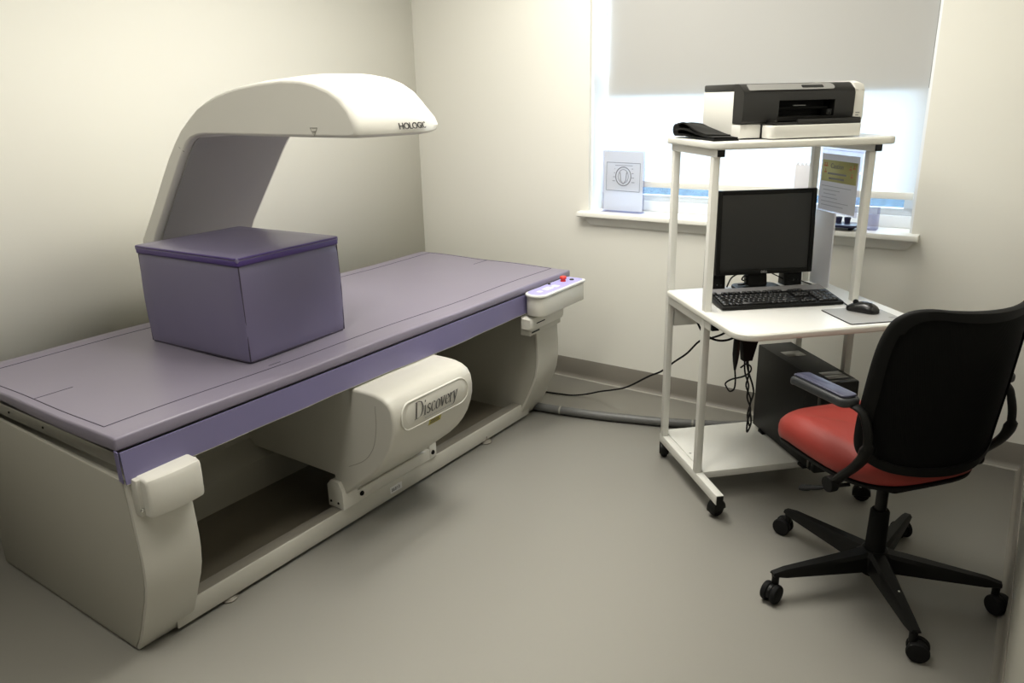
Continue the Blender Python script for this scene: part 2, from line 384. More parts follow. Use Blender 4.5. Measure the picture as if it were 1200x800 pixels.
# ceiling lights out of view: one inferred, two added for softness and fill
for (lx, ly, lw) in LAMP_AND_FILL_AT:
    t = thing('ceiling_and_fill_light', 'white recessed fluorescent ceiling light ' + ('above the far half of the scanner' if lx < -1.5 else 'added above the middle of the floor to soften shadows' if ly > 1 else 'added out of view near the camera as fill'), 'light', (lx, ly, CEIL), group='ceiling troffers')
    obj('housing', join(bm_box(-.3, -.28, -.6, .6, -.02, 0), bm_box(.28, .3, -.6, .6, -.02, 0), bm_box(-.28, .28, -.6, -.58, -.02, 0), bm_box(-.28, .28, .58, .6, -.02, 0)), 'trim', t)
    obj('diffuser', bm_box(-.28, .28, -.58, .58, -.012, -.008), 'grille', t)

# ------------------------------------------------------------------ bone density scanner
SC = thing('bone_density_scanner', 'large cream bone density scanner with lavender padded table and overhead arm', 'scanner', (-2.3, 2.0, 0))
def sc(name, b, m, parent=SC, **k): return obj(name, b, m, parent, True, **k)
# base
sc('front_rail', bm_box(-1.927, -1.92, .98, 2.88, .014, .084, .002), 'enamel')
rail = bpy.data.objects['front_rail']
sc('rail_lip', bm_box(-1.975, -1.9272, .98, 2.88, .060, .0835, .001), 'railtop', rail)
sc('asset_tag', bm_box(-1.9202, -1.9192, 1.895, 1.962, .033, .061), 'paper', rail, label='small white asset sticker')
sc('tag_number', xf(bm_text('86810', .019, .0003), frame((-1.919, 1.902, .040), (0, 1, 0), (0, 0, 1))), 'ink', rail)
sc('base_tray', bm_box(-2.42, -1.9755, .96, 2.9, .03, .045), 'tray')
sc('rear_housing', join(bm_prism([(-2.78, .03), (-2.37, .03), (-2.37, .17), (-2.44, .24), (-2.44, .57), (-2.78, .57)], 'y', .98, 2.88)), 'enamel_shaded')
rh = bpy.data.objects['rear_housing']
for (yy, zz) in ((1.18, .40), (1.42, .30)):
    q = bm_lathe([(0, 0), (.006, 0), (.005, .003), (0, .0035)], 10); rot(q, PI/2, 'Y'); sc('rivet', mv(q, -2.44, yy, zz), 'railtop', rh)
for (fx, fy) in ((-1.915, 1.165), (-1.905, 2.53), (-2.65, 1.2), (-2.65, 2.5)):
    q = bm_lathe([(0, 0), (.026, 0), (.027, .005), (.02, .009), (.008, .011), (.007, .03), (.0, .03)], 18)
    sc('levelling_foot', mv(q, fx-.02, fy, 0), 'railtop')
# pedestals
PROF = [(-1.945, .006), (-1.915, .05), (-1.888, .105), (-1.864, .16), (-1.843, .205), (-1.828, .25), (-1.82, .30), (-1.818, .34), (-1.82, .39), (-1.824, .45), (-1.828, .52), (-1.832, .575)]
def pedestal(name, y0, y1, side):
    # inner body, end panel, curved front cover
    inner = [(x-.0145, z) for x, z in PROF] + [(-2.76, .575), (-2.76, .006)]
    p = sc(name, bm_prism(inner, 'y', y0+(.012 if side < 0 else .004), y1-(.004 if side < 0 else .012)), 'enamel_shaded')
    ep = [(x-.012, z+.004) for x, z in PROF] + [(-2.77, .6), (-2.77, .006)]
    if side < 0: sc('end_panel', bm_prism(ep, 'y', y0, y0+.0115, .003), 'enamel_shaded', p)
    else: sc('end_panel', bm_prism(ep, 'y', y1-.0115, y1, .003), 'enamel_shaded', p)
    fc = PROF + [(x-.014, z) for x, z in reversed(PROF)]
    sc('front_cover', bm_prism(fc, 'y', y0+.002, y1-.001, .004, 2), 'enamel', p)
    return p
pn = pedestal('pedestal', .866, 1.038, -1)
pf = pedestal('pedestal', 2.812, 2.998, 1)
# near cap block on the pedestal
capb = bm_sweep([(-1.83, .478), (-1.786, .476), (-1.777, .479), (-1.773, .486), (-1.770, .53), (-1.771, .572), (-1.776, .583), (-1.79, .588), (-1.83, .588)], .89, 1.048, [(0, .006), (.001, .004), (.003, .002), (.007, 0)],
    warp=lambda x, z, s: (x+(.008*(1-s*s) if x > -1.82 else 0), z), n=6)
sc('bumper_cap', capb, 'capw', pn)
sc('cap_bracket', bm_box(-1.835, -1.80, .878, 1.036, .480, .586, .004), 'enamel', pn)
q = bm_lathe([(0, 0), (.006, 0), (.005, .003), (0, .0035)], 10); rot(q, PI/2, 'Y'); sc('screw', mv(q, -1.80, .884, .50), 'chrome', pn)
sc('hook_pin', bm_tube([(-1.86, 1.045, .552), (-1.86, 1.085, .552)], .004, 8), 'chrome', pn)
# far cap under the control panel
sc('bumper_cap', bm_sweep([(-1.84, .505), (-1.795, .503), (-1.785, .506), (-1.778, .52), (-1.776, .55), (-1.78, .562), (-1.79, .566), (-1.84, .566)], 2.70, 2.985, [(0, .01), (.003, .005), (.008, .0015), (.012, 0)], n=4), 'capw', pf)
sc('cap_bracket', bm_box(-1.85, -1.80, 2.72, 2.985, .475, .5045, .003), 'enamel', pf)
sc('latch_gap', bm_box(-1.80, -1.7755, 2.74, 2.81, .5335, .5385, .001), 'dark', pf)
sc('latch_gap', bm_box(-1.82, -1.799, 2.735, 2.80, .485, .4925, .001), 'dark', pf)
# table top plate and end edge
sc('table_plate', join(bm_box(-2.77, -1.853, .872, 3.10, .612, .652, .003), bm_box(-2.76, -1.87, .89, 3.08, .577, .612)), 'steel')
tp = bpy.data.objects['table_plate']
for xx in (-2.70, -2.46, -2.25):
    q = bm_lathe([(0, 0), (.004, 0), (.0035, .002), (0, .0022)], 8); rot(q, PI/2, 'X'); sc('screw', mv(q, xx, .872, .632), 'blackm', tp)
# pad: crowned slab with soft edges
def padshape():
    nx, ny = 26, 60; x0, x1, y0, y1 = -2.787, -1.834, .862, 3.135
    b = bm_box(x0, x1, y0, y1, .664, .70)
    bmesh.ops.bevel(b, geom=list(b.edges), offset=.007, segments=3, profile=.5, affect='EDGES')
    for e in range(1):
        for ax, n, a, c in ((0, nx, x0, x1), (1, ny, y0, y1)):
            for i in range(1, n):
                pos = a+(c-a)*i/n; pl = Vector((pos, 0, 0)) if ax == 0 else Vector((0, pos, 0)); nn = Vector((1, 0, 0)) if ax == 0 else Vector((0, 1, 0))
                bmesh.ops.bisect_plane(b, geom=list(b.verts)+list(b.edges)+list(b.faces), plane_co=pl, plane_no=nn)
    for v in b.verts:
        if v.co.z > .68:
            v.co.z += .0022*math.sin(v.co.y*7.1+v.co.x*3)+.0016*math.sin(v.co.x*13+1.3*v.co.y)
        if v.co.y < .875 and v.co.z < .685: v.co.z += .005*math.sin((v.co.x+1.84)*6.6+.2)
    return b
pad = sc('table_pad', padshape(), 'vinyl', label='lavender vinyl table pad')
def padz(x, y): return .7003 + .0022*math.sin(y*7.1+x*3) + .0016*math.sin(x*13+1.3*y)
def stitch(p0, p1, r=.0019):
    n = max(2, int((Vector(p1)-Vector(p0)).length/.03)); pts = []
    for i in range(n+1):
        t = i/n; x = p0[0]+(p1[0]-p0[0])*t; y = p0[1]+(p1[1]-p0[1])*t; pts.append((x, y, padz(x, y)))
    return bm_tube(pts, r, 6, flat=.5)
for a, c in (((-2.71, .89), (-2.71, 3.115)), ((-1.931, .89), (-1.931, 3.115)), ((-2.71, .89), (-1.931, .89)), ((-2.71, 3.115), (-1.931, 3.115))):
    sc('seam', stitch(a, c), 'seam', pad)
for a, c in (((-2.315, .892), (-2.312, 1.0)), ((-2.32, 3.0), (-2.32, 3.112)), ((-1.957, 1.44), (-1.957, 1.485))):
    sc('seam', stitch(a, c, .0015), 'seam', pad)
# skirt flap
rows = []
for k in range(7):
    z = .664-(.664-.578)*k/6; r = []
    for i in range(81):
        y = .866+(3.105-.866)*i/80; r.append((-1.829+.003*(k/6)+.0025*math.sin(y*9+1)*(k/6)+.0015*math.sin(y*23)*(k/6), y, z+(.003*math.sin(y*5) if k == 6 else 0)))
    rows.append(r)
skirt = sc('pad_skirt', bm_grid(rows, .004), 'skirt', label='purple vinyl skirt along the table edge')
sc('hem', bm_tube([(x+.002, y, z-.001) for x, y, z in rows[-1]], .0022, 6), 'enamel_shaded', skirt)
rows = [[(-1.829-.016*i/4, .864+.0*i, .664-.086*k/4+.001*i) for i in range(5)] for k in range(5)]
sc('skirt_end', bm_grid(rows, .003), 'skirt', skirt)
# control panel box
def stadium(x0, x1, y0, y1, r): return rrect(x0, x1, y0, y1, (r, r, .018, .018), 8)
cp = sc('control_panel', bm_prism(stadium(-1.822, -1.722, 2.70, 3.082, .046), 'z', .578, .662, .004), 'capw')
sc('panel_rim', bm_prism(stadium(-1.826, -1.717, 2.692, 3.088, .05), 'z', .6625, .676, .0045, 3), 'lam', cp)
sc('panel_overlay', bm_prism(stadium(-1.818, -1.727, 2.706, 3.078, .042), 'z', .676, .6772), 'lav', cp, label='lavender keypad overlay')
for (y0, y1, x0, x1) in ((2.80, 2.86, -1.79, -1.755), (2.87, 2.905, -1.785, -1.75), (2.75, 2.775, -1.785, -1.76)):
    sc('key_legend', bm_prism(rrect(x0, x1, y0, y1, .006, 3), 'z', .6772, .6778), 'lam', cp)
q = bm_lathe([(0, 0), (.013, 0), (.013, .005), (.010, .006), (.010, .009), (.015, .011), (.016, .020), (.013, .024), (0, .025)], 18)
sc('emergency_button', mv(q, -1.785, 2.985, .6773), 'redbtn', cp, label='red emergency stop button')
q = bm_lathe([(0, 0), (.011, 0), (.010, .004), (0, .0045)], 14); sc('key_switch', mv(q, -1.765, 3.03, .6773), 'blackg', cp)
q = bm_lathe([(0, 0), (.007, 0), (.006, .004), (0, .0045)], 12); sc('key_switch', mv(q, -1.808, 2.90, .6773), 'blackg', cp)
# scan arm
ARM = [(-2.875, .25), (-2.875, .96), (-2.859, 1.008), (-2.80, 1.078), (-2.742, 1.146), (-2.656, 1.253), (-2.599, 1.321), (-2.541, 1.381), (-2.497, 1.420), (-2.447, 1.453), (-2.39, 1.487), (-2.336, 1.509), (-2.275, 1.528), (-2.215, 1.541),
    (-2.14, 1.552), (-2.062, 1.560), (-1.94, 1.566), (-1.86, 1.562), (-1.80, 1.551), (-1.745, 1.533), (-1.70, 1.508), (-1.668, 1.477), (-1.648, 1.443), (-1.641, 1.420), (-1.645, 1.407), (-1.656, 1.400), (-1.672, 1.398),
    (-1.8, 1.398), (-2.1, 1.40), (-2.36, 1.402), (-2.405, 1.398), (-2.44, 1.388), (-2.468, 1.372), (-2.49, 1.35), (-2.521, 1.315), (-2.615, 1.2), (-2.754, 1.029), (-2.79, .97), (-2.795, .93), (-2.795, .25)]
def ss(a, b, x): t = max(0, min(1, (x-a)/(b-a))); return t*t*(3-2*t)
def armwarp(x, z, s):
    k = 1-s*s; u = ss(1.405, 1.50, z)
    x2 = x + ss(-1.98, -1.66, x)*(.055*max(0, k) - .075*ss(-.1, 1, s)) - .035*ss(0, 1, s)*ss(1.42, 1.52, z)*ss(-2.1, -1.7, x)
    z2 = z + .020*k*u*ss(-2.75, -2.3, x)
    return x2, z2
arm = sc('scan_arm', bm_sweep(ARM, 1.597, 2.056, [(0, .010), (.0015, .0065), (.004, .0038), (.008, .0018), (.014, .0005), (.02, 0)], armwarp, 14), 'armwhite', angle=30, label='ivory overhead scanning arm')
inner_prof = [(-2.425, 1.3985), (-2.456, 1.384), (-2.482, 1.362), (-2.515, 1.322), (-2.612, 1.203), (-2.751, 1.031), (-2.783, .975)]
rows = [[(x+.002, y, z-.002) for x, z in inner_prof] for y in (1.622, 1.75, 1.9, 2.035)]
sc('arm_inner_shadow', bm_grid(rows, .003), 'armshadow', arm, label='inner face of the arm with shadow in its grey colour')  # added sheet: shadow on the arm's inner face put into its grey
sc('seam', bm_tube([(-2.535, 1.600, 1.372), (-2.515, 1.5975, 1.358), (-2.497, 1.6, 1.345)], .0014, 6), 'seam_g', arm)
nose = lambda y: (lambda s: -1.643 + .085*max(0, 1-s*s)**.8 - .05*ss(0, 1, s))(2*(y-1.597)/(2.056-1.597)-1)
tx = bm_text('HOLOGIC', .026, .0005, space=.95, bold=.0002)
for v in tx.verts: v.co.x *= 1.0
for v in tx.verts:
    y = 1.728+v.co.x; zz = 1.418+v.co.y
    # follow the nose surface
    base = -1.640 if zz < 1.412 else -1.640-(zz-1.412)*.26
    s = 2*(y-1.597)/(2.056-1.597)-1
    v.co = Vector((armwarp(base, zz, s)[0]+.003+v.co.z, y, zz))
sc('lettering', tx, 'ink', arm)
sc('alignment_mark', join(bm_tube([(x, 1.5955, z) for x, z in ((-1.83, 1.427), (-1.80, 1.427), (-1.805, 1.417), (-1.825, 1.417))], .001, 5, True),
    bm_tube([(x, 1.5955, z) for x, z in ((-1.823, 1.415), (-1.807, 1.415), (-1.815, 1.405))], .001, 5, True)), 'seam_g', arm)
# x-ray housing under the table
HB = [(-2.78, .572), (-1.765, .572), (-1.725, .570), (-1.69, .562), (-1.664, .547), (-1.650, .525), (-1.644, .49), (-1.645, .455), (-1.654, .42), (-1.670, .378), (-1.692, .34), (-1.722, .302), (-1.76, .265), (-1.80, .233), (-1.845, .197), (-1.89, .160), (-1.925, .132), (-1.96, .132), (-1.965, .207), (-2.78, .212)]
HY0, HY1 = 1.664, 2.095
hs = sc('x_ray_housing', bm_sweep(HB[::-1], HY0, HY1, [(0, .010), (.001, .0065), (.0035, .0032), (.008, .001), (.013, 0)], n=12), 'enamel', angle=30, label='cream bow-fronted housing under the table')
sc('seam', bm_tube(catmull([(-1.725, HY0-.0005, .53), (-1.728, HY0-.0005, .45), (-1.75, HY0-.0005, .37), (-1.80, HY0-.0005, .31), (-1.88, HY0-.0005, .265)], 5), .0011, 5), 'seam_g', hs)
def front_x(z, y):
    for (xa, za), (xb, zb) in zip(HB[4:], HB[5:]):
        if za >= z >= zb: x = xa+(xb-xa)*(za-z)/(za-zb); break
    else: x = -1.644
    return x
def on_front(b, off=0):
    for v in b.verts: y, z, d = v.co.x, v.co.y, v.co.z; v.co = Vector((front_x(z, y)+off+d, y, z))
    return b
def slanted(pts, y0, sl): return [(y, z+(y-y0)*sl) for y, z in pts]
def plate(y0, y1, z0, z1, r, d):
    b = bm_prism(rrect(y0, y1, z0, z1, r, 8), 'z', 0, d, .0012)
    bmesh.ops.triangulate(b, faces=[f for f in b.faces if len(f.verts) > 4]); return b
pl = sc('name_plate', on_front(plate(1.698, 2.058, .434, .532, .047, .004)), 'enamel', hs, label='raised stadium-shaped name plate')
sc('plate_rim', on_front(bm_tube([(y, z, .004) for y, z in rrect(1.698, 2.058, .434, .532, .047, 8)], .0026, 6, True)), 'capw', hs)
# hand-drawn slanted broad-nib letters
def nib(strokes, w):
    b = bmesh.new(); nv = Vector((.5*w, .09*w, 0))
    for st_ in strokes:
        P = catmull([(p[0], p[1], 0) for p in st_], 5) if len(st_) > 2 else [Vector((p[0], p[1], 0)) for p in st_]
        vs = []
        for p in P:
            q = Vector((p.x+.21*p.y, p.y, 0)); row = []
            for sg in (-1, 1):
                for dz in (0, .0008): row.append(b.verts.new(q+nv*sg+Vector((0, -.05*w if sg < 0 else .05*w, dz))))
            vs.append(row)
        for A, B in zip(vs, vs[1:]):
            for i, j in ((0, 1), (1, 3), (3, 2), (2, 0)): b.faces.new((A[i], A[j], B[j], B[i]))
        b.faces.new((vs[0][0], vs[0][1], vs[0][3], vs[0][2])); b.faces.new((vs[-1][0], vs[-1][1], vs[-1][3], vs[-1][2]))
    bmesh.ops.recalc_face_normals(b, faces=list(b.faces)); return b
GL = {'D': (.80, [[(.14, 0), (.14, 1)], [(.0, 1), (.35, 1)], [(.0, 0), (.35, 0)], [(.3, 1), (.55, .93), (.68, .7), (.68, .4), (.55, .1), (.3, 0)]]),
    'i': (.30, [[(.14, 0), (.14, .6)], [(.03, .58), (.14, .6)], [(.03, .0), (.25, .0)], [(.14, .8), (.14, .9)]]),
    's': (.40, [[(.32, .5), (.2, .6), (.08, .5), (.12, .36), (.27, .26), (.32, .13), (.2, .0), (.04, .1)]]),
    'c': (.44, [[(.38, .5), (.25, .6), (.09, .48), (.07, .25), (.15, .05), (.28, .0), (.4, .1)]]),
    'o': (.50, [[(.24, .6), (.09, .48), (.07, .28), (.12, .08), (.24, 0), (.38, .1), (.42, .32), (.36, .52), (.24, .6)]]),
    'v': (.46, [[(.08, .6), (.22, 0)], [(.22, 0), (.40, .6)], [(.0, .6), (.17, .6)], [(.32, .6), (.47, .6)]]),
    'e': (.44, [[(.08, .33), (.38, .36), (.34, .54), (.23, .6), (.1, .5), (.07, .25), (.15, .05), (.27, 0), (.4, .1)]]),
    'r': (.38, [[(.14, 0), (.14, .6)], [(.03, .58), (.14, .6)], [(.03, 0), (.26, 0)], [(.14, .42), (.24, .57), (.36, .55)]]),
    'y': (.48, [[(.08, .6), (.24, .02)], [(.41, .6), (.24, .02), (.14, -.22), (.02, -.26)], [(.0, .6), (.17, .6)], [(.33, .6), (.48, .6)]])}
strokes = []; cx = 0
for ch in 'Discovery':
    wd, ss_ = GL[ch]; strokes += [[(cx+p[0], p[1]) for p in s] for s in ss_]; cx += wd
tb = nib(strokes, .095)
sc_ = .235/(cx+.1)
xf(tb, Matrix.Diagonal((sc_, sc_*1.02, 1, 1))); mv(tb, 1.762, .464, .0042)
sc('lettering', on_front(tb), 'ink', hs)
sc('subtitle', on_front(mv(join(*[bm_box(.012*i, .012*i+.008, 0, .005, 0, .0005) for i in range(13)]), 1.815, .449, .0042)), 'inkl', hs)
sc('warning_label', on_front(mv(bm_box(0, .066, 0, .022, 0, .0008), 1.848, .405, 0)), 'stky', hs, label='small yellow warning sticker')
sc('label_print', on_front(mv(join(*[bm_box(.006, .06-.004*i, .004+.006*i, .007+.006*i, .0008, .0011) for i in range(3)]), 1.848, .405, 0)), 'ink', hs)
# carriage foot
cf = sc('carriage_foot', join(bm_box(-1.945, -1.914, 1.70, 2.172, .086, .132, .002), bm_prism([(-1.99, .086), (-1.912, .086), (-1.912, .16), (-1.93, .192), (-1.972, .192), (-1.99, .172)], 'y', 1.648, 1.725, .003), bm_box(-1.945, -1.912, 2.13, 2.172, .086, .155, .003)), 'capw', hs)
for yy, zz in ((1.742, .113), (2.148, .112)):
    q = bm_lathe([(0, 0), (.010, 0), (.009, .004), (.004, .0045), (0, .003)], 12); rot(q, PI/2, 'Y'); sc('bolt', mv(q, -1.913, yy, zz), 'blackm', hs)
for xx in (-1.975, -1.937):
    q = bm_lathe([(0, 0), (.005, 0), (.004, .003), (0, .003)], 8); rot(q, PI/2, 'X'); sc('bolt', mv(q, xx, 1.648, .108), 'blackm', hs)

# ------------------------------------------------------------------ positioning cushion on the table
CU = thing('positioning_cushion', 'purple vinyl foam block with dark piping standing on the scanner table', 'cushion', (-2.28, 1.625, .703), math.radians(2.5))
def cushion():
    b = bm_box(-.262, .256, -.222, .205, 0, .318); bmesh.ops.subdivide_edges(b, edges=list(b.edges), cuts=9, use_grid_fill=True)
    for v in b.verts:
        x, y, z = v.co; ex = 1-abs(x)/.262; ey = 1-abs(y)/.222
        t = z/.318
        if abs(abs(x)-.26) < .01: v.co.x += math.copysign(.005*math.sin(PI*t), x)+.0006*math.sin(30*y+9*t)
        if y < -.2 or y > .19: v.co.y += math.copysign(.005*math.sin(PI*t), y)+.0006*math.sin(34*x+7*t)
        if x > .24 and y > .12: v.co.x += .0012*math.sin(75*z)*(y-.12)/.08
        v.co.x += -.012*(1-t)*0
    bmesh.ops.bevel(b, geom=[e for e in b.edges if e.is_manifold and e.calc_face_angle(0) > 1.2], offset=.008, segments=2, profile=.5, affect='EDGES'); return b
obj('body', cushion(), 'cush', CU)
lid = bm_box(-.268, .262, -.228, .211, .327, .345); bmesh.ops.bevel(lid, geom=list(lid.edges), offset=.006, segments=3, profile=.5, affect='EDGES')
bmesh.ops.subdivide_edges(lid, edges=[e for e in lid.edges if e.calc_length() > .2], cuts=8, use_grid_fill=True)
for v in lid.verts:
    if v.co.z > .34: v.co.z += .004*(1-(v.co.x/.265)**2)*(1-(v.co.y/.22)**2)
obj('lid', lid, 'cush', CU)
obj('piping', bm_prism(rrect(-.269, .263, -.229, .212, .014, 4), 'z', .316, .338, .006, 3), 'piping', CU)
obj('piping', bm_tube([(x, y, .341) for x, y in rrect(-.267, .261, -.227, .21, .014, 4)], .0035, 6, True), 'piping', CU)
for (cx_, cy_) in ((.258, -.222), (.258, .205), (-.262, -.222)):
    obj('corner_seam', bm_tube([(cx_*.992, cy_*.992, .004), (cx_*1.0+math.copysign(.0, cx_), cy_, .16), (cx_*.992, cy_*.992, .317)], .0022, 6), 'seam', CU)
obj('bottom_seam', bm_tube([(x, y, .003) for x, y in rrect(-.26, .254, -.22, .203, .01, 3)], .003, 6, True), 'seam', CU)

# ------------------------------------------------------------------ computer cart (local x along its width, y to its back)
TH = math.radians(45); cT, sT = math.cos(TH), math.sin(TH)
def UV(u, v, z=0): return (u*cT-v*sT, u*sT+v*cT, z)
U0, V0 = 1.147, 2.17
CT = thing('computer_cart', 'white wheeled computer cart with top shelf, desk and bottom shelf', 'cart', UV(U0, V0), TH)
def ct(name, b, m, parent=CT, **k): return obj(name, b, m, parent, **k)
W = .612
for x0 in (0, W-.028):
    for y0 in (.298, .642):
        ct('post', bm_box(x0-.003, x0+.023, y0, y0+.026, .106, 1.292, .002), 'cart')
    ct('foot_bar', bm_box(x0-.001, x0+.029, .118, .682, .068, .1055, .002), 'cart')
    fb = CT.children[-1]
    ct('end_cap', bm_box(x0+.001, x0+.027, .114, .1178, .0705, .103, .001), 'black', fb)
    ct('end_cap', bm_box(x0+.001, x0+.027, .6822, .686, .0705, .103, .001), 'black', fb)
    ct('top_rail', bm_box(x0-.001, x0+.029, .278, .678, 1.2925, 1.318, .002), 'cart')
    tr = CT.children[-1]
    ct('end_cap', bm_box(x0+.001, x0+.027, .2735, .2778, 1.2945, 1.3165, .001), 'black', tr)
    ct('desk_rail', bm_box(x0-.001, x0+.029, .25, .672, .692, .7255, .002), 'cart')
    dr = CT.children[-1]
    ct('end_cap', bm_box(x0+.001, x0+.027, .236, .2498, .696, .7225, .001), 'black', dr)
ct('top_shelf', bm_prism(rrect(-.018, .66, .245, .692, (.06, .05, .015, .015), 8), 'z', 1.3185, 1.344, .006, 3), 'edge')
ct('shelf_laminate', bm_prism(rrect(-.013, .655, .25, .687, (.055, .045, .012, .012), 8), 'z', 1.3441, 1.3448), 'lam', CT.children[-1])
ct('desk_top', bm_prism(rrect(-.014, .66, .0, .64, (.075, .075, .012, .012), 8), 'z', .726, .7495, .006, 3), 'edge')
ct('desk_laminate', bm_prism(rrect(-.008, .654, .006, .634, (.07, .07, .01, .01), 8), 'z', .7496, .7503), 'lam', CT.children[-1])
ct('bottom_shelf', bm_box(.0295, W-.0295, .296, .70, .081, .1085, .002), 'cart')
bs = CT.children[-1]
for yy in (.40, .46): ct('screw', mv(bm_lathe([(0, 0), (.005, 0), (.004, .0015), (0, .0015)], 8), .045, yy, .1086), 'steel', bs)
ct('back_beam', bm_box(.0285, W-.0285, .648, .664, .595, .7255, .002), 'cart')
for x0, y0, a in ((.014, .158, .4), (.014, .66, 1.2), (W-.014, .15, -.6), (W-.014, .66, .9)):
    wl = bm_lathe([(0, -.016), (.02, -.016), (.029, -.013), (.031, -.006), (.031, .006), (.029, .013), (.02, .016), (0, .016)], 20); rot(wl, PI/2, 'X'); mv(wl, .012, 0, .031)
    R = Matrix.Translation((x0, y0, 0)) @ Matrix.Rotation(a, 4, 'Z')
    hd = bm_sweep([(.012+.033*math.cos(t), .032+.0335*math.sin(t)) for t in [i*PI*1.15/12-.15 for i in range(13)]], -.020, .020, [(0, .004), (.003, .001), (.005, 0)], n=3)
    c = ct('caster', xf(hd, R), 'black')
    ct('wheel', xf(wl, R), 'rubber', c)
    ct('stem', xf(mv(bm_lathe([(0, .052), (.006, .052), (.006, .0675), (0, .0675)], 10), 0, 0, 0), R), 'steel', c)

# ------------------------------------------------------------------ printer
PR = thing('inkjet_printer', 'white and charcoal inkjet printer on the cart top shelf', 'printer', UV(1.245, 2.488, 1.3452), TH+math.radians(2))
PR.scale = (1.06, 1, 1)
def pr(name, b, m, parent=PR, **k): return obj(name, b, m, parent, **k)
pr('body', join(bm_box(.002, .40, .0615, .295, .004, .156, .004), bm_box(.001, .40, .006, .07, .004, .05, .004), bm_box(0.0, .012, .062, .29, .004, .157, .005)), 'prw')
pr('foot_rail', bm_box(.03, .39, .03, .27, 0, .004), 'blackm')
cap = bm_sweep([(0, .004), (.29, .004), (.293, .02), (.288, .14), (.27, .175), (.24, .184), (.03, .184), (.008, .178), (-.002, .16), (-.006, .06), (.002, .03)], .396, .438, [(0, 0), (.0005, 0)], n=2)
for v in cap.verts: v.co = Vector((v.co.y + (.0), v.co.x, v.co.z))
bmesh.ops.recalc_face_normals(cap, faces=list(cap.faces))
for v in cap.verts:
    if v.co.x > .43: v.co.y = .14+(v.co.y-.14)*.95; v.co.z = .09+(v.co.z-.09)*.94
pr('end_cap', cap, 'prw')
ec = PR.children[-1]
pr('seam', bm_tube([(.397, -.004, .155), (.437, .003, .153)], .0008, 5), 'seam_g', ec)
pr('cover_print', mv(join(*[bm_box(random.uniform(0, .008), random.uniform(.012, .026), -.001, 0, .008*i, .008*i+.0035) for i in range(5)]), .403, -.0055, .045), 'inkg', ec)
pr('top_cover', bm_prism(rrect(.0, .396, .06, .294, (.0, 0, .015, .012), 4), 'z', .1575, .181, .005, 2), 'prk')
fp = [(.0605, .052), (.004, .052), (-.004, .058), (-.008, .08), (-.009, .145), (-.004, .158), (.022, .178), (.035, .181), (.0605, .181)]
up_ = [(.0605, .125), (-.0085, .125), (-.009, .145), (-.004, .158), (.022, .178), (.035, .181), (.0605, .181)]
low = [(.0605, .052), (.004, .052), (-.004, .058), (-.007, .072), (.0605, .072)]
pr('front_cover', join(bm_prism(fp, 'x', .0, .125), bm_prism(up_, 'x', .125, .325), bm_prism(low, 'x', .125, .325), bm_prism(fp, 'x', .325, .396)), 'prk')
fc = PR.children[-1]
pr('paper_slot', bm_box(.126, .324, .056, .0604, .0725, .1245), 'dark', fc)
pr('slot_roller', bm_tube([(.13, .03, .098), (.32, .03, .098)], .006, 8), 'black', fc)
pr('slot_glint', bm_box(.185, .225, .0, .012, .106, .109), 'prs', fc)
pr('slot_guide', bm_box(.30, .318, -.006, .03, .0725, .094, .002), 'black', fc)
sp = bm_prism(rrect(.02, .325, 0, .031, (.004, .014, .014, .004), 5), 'z', 0, .0018)
xf(sp, frame((0, -.005, .1585), (1, 0, 0), (0, .79, .61)))
pr('control_strip', sp, 'prs', fc)
cs = PR.children[-1]; cs2 = fc.children[-1]
pr('display_window', xf(bm_prism(rrect(.208, .285, .008, .022, .004, 4), 'z', .0018, .0026), frame((0, -.005, .1585), (1, 0, 0), (0, .79, .61))), 'blackg', fc)
pr('output_tray', join(bm_box(.085, .396, -.052, .0, .046, .054, .002), bm_box(.17, .396, -.054, -.046, .046, .064, .002), bm_box(.385, .396, -.05, .0, .046, .066, .002), bm_box(.09, .10, -.05, .0, .054, .062, .001)), 'prk')
pr('paper_tray', bm_prism(rrect(.075, .40, -.058, .005, (.02, .01, .0, .0), 5), 'z', .003, .0455, .004, 2), 'prw')
pr('tray_gap', bm_box(.0725, .0747, -.003, .0058, .004, .049), 'dark')

# ------------------------------------------------------------------ black pouch beside the printer
PO = thing('folded_pouch', 'folded black cloth pouch lying left of the printer on the top shelf', 'pouch', UV(1.178, 2.62, 1.3452), TH)
def layer(y0, y1, x0, x1, z, th, wav, fold):
    rows = []
    for k in range(15):
        t = k/14; y = y0+(y1-y0)*t; r = []
        for i in range(9):
            q = i/8; x = x0+(x1-x0)*q+.006*math.sin(5*t+wav)
            r.append((x, y, z*(.35+.65*ss(0, .75, t))*(1+.1*math.sin(3*q+wav))+.004*math.sin(9*t+4*q+wav)*t+.002))
        rows.append(r)
    return bm_grid(rows, th)
obj('lower_flap', layer(-.165, .16, -.045, .045, .010, .005, .3, 0), 'blackm', PO)
obj('middle_flap', layer(-.155, .165, -.043, .043, .028, .006, 1.1, 0), 'blackm', PO)
obj('upper_flap', layer(-.10, .17, -.041, .043, .048, .005, 2.0, 0), 'blackm', PO)
obj('fold', bm_tube([(-.044, .165, .026), (-.02, .168, .0265), (.02, .166, .0275), (.044, .163, .027)], [.022, .0245, .025, .023], 14), 'blackm', PO)

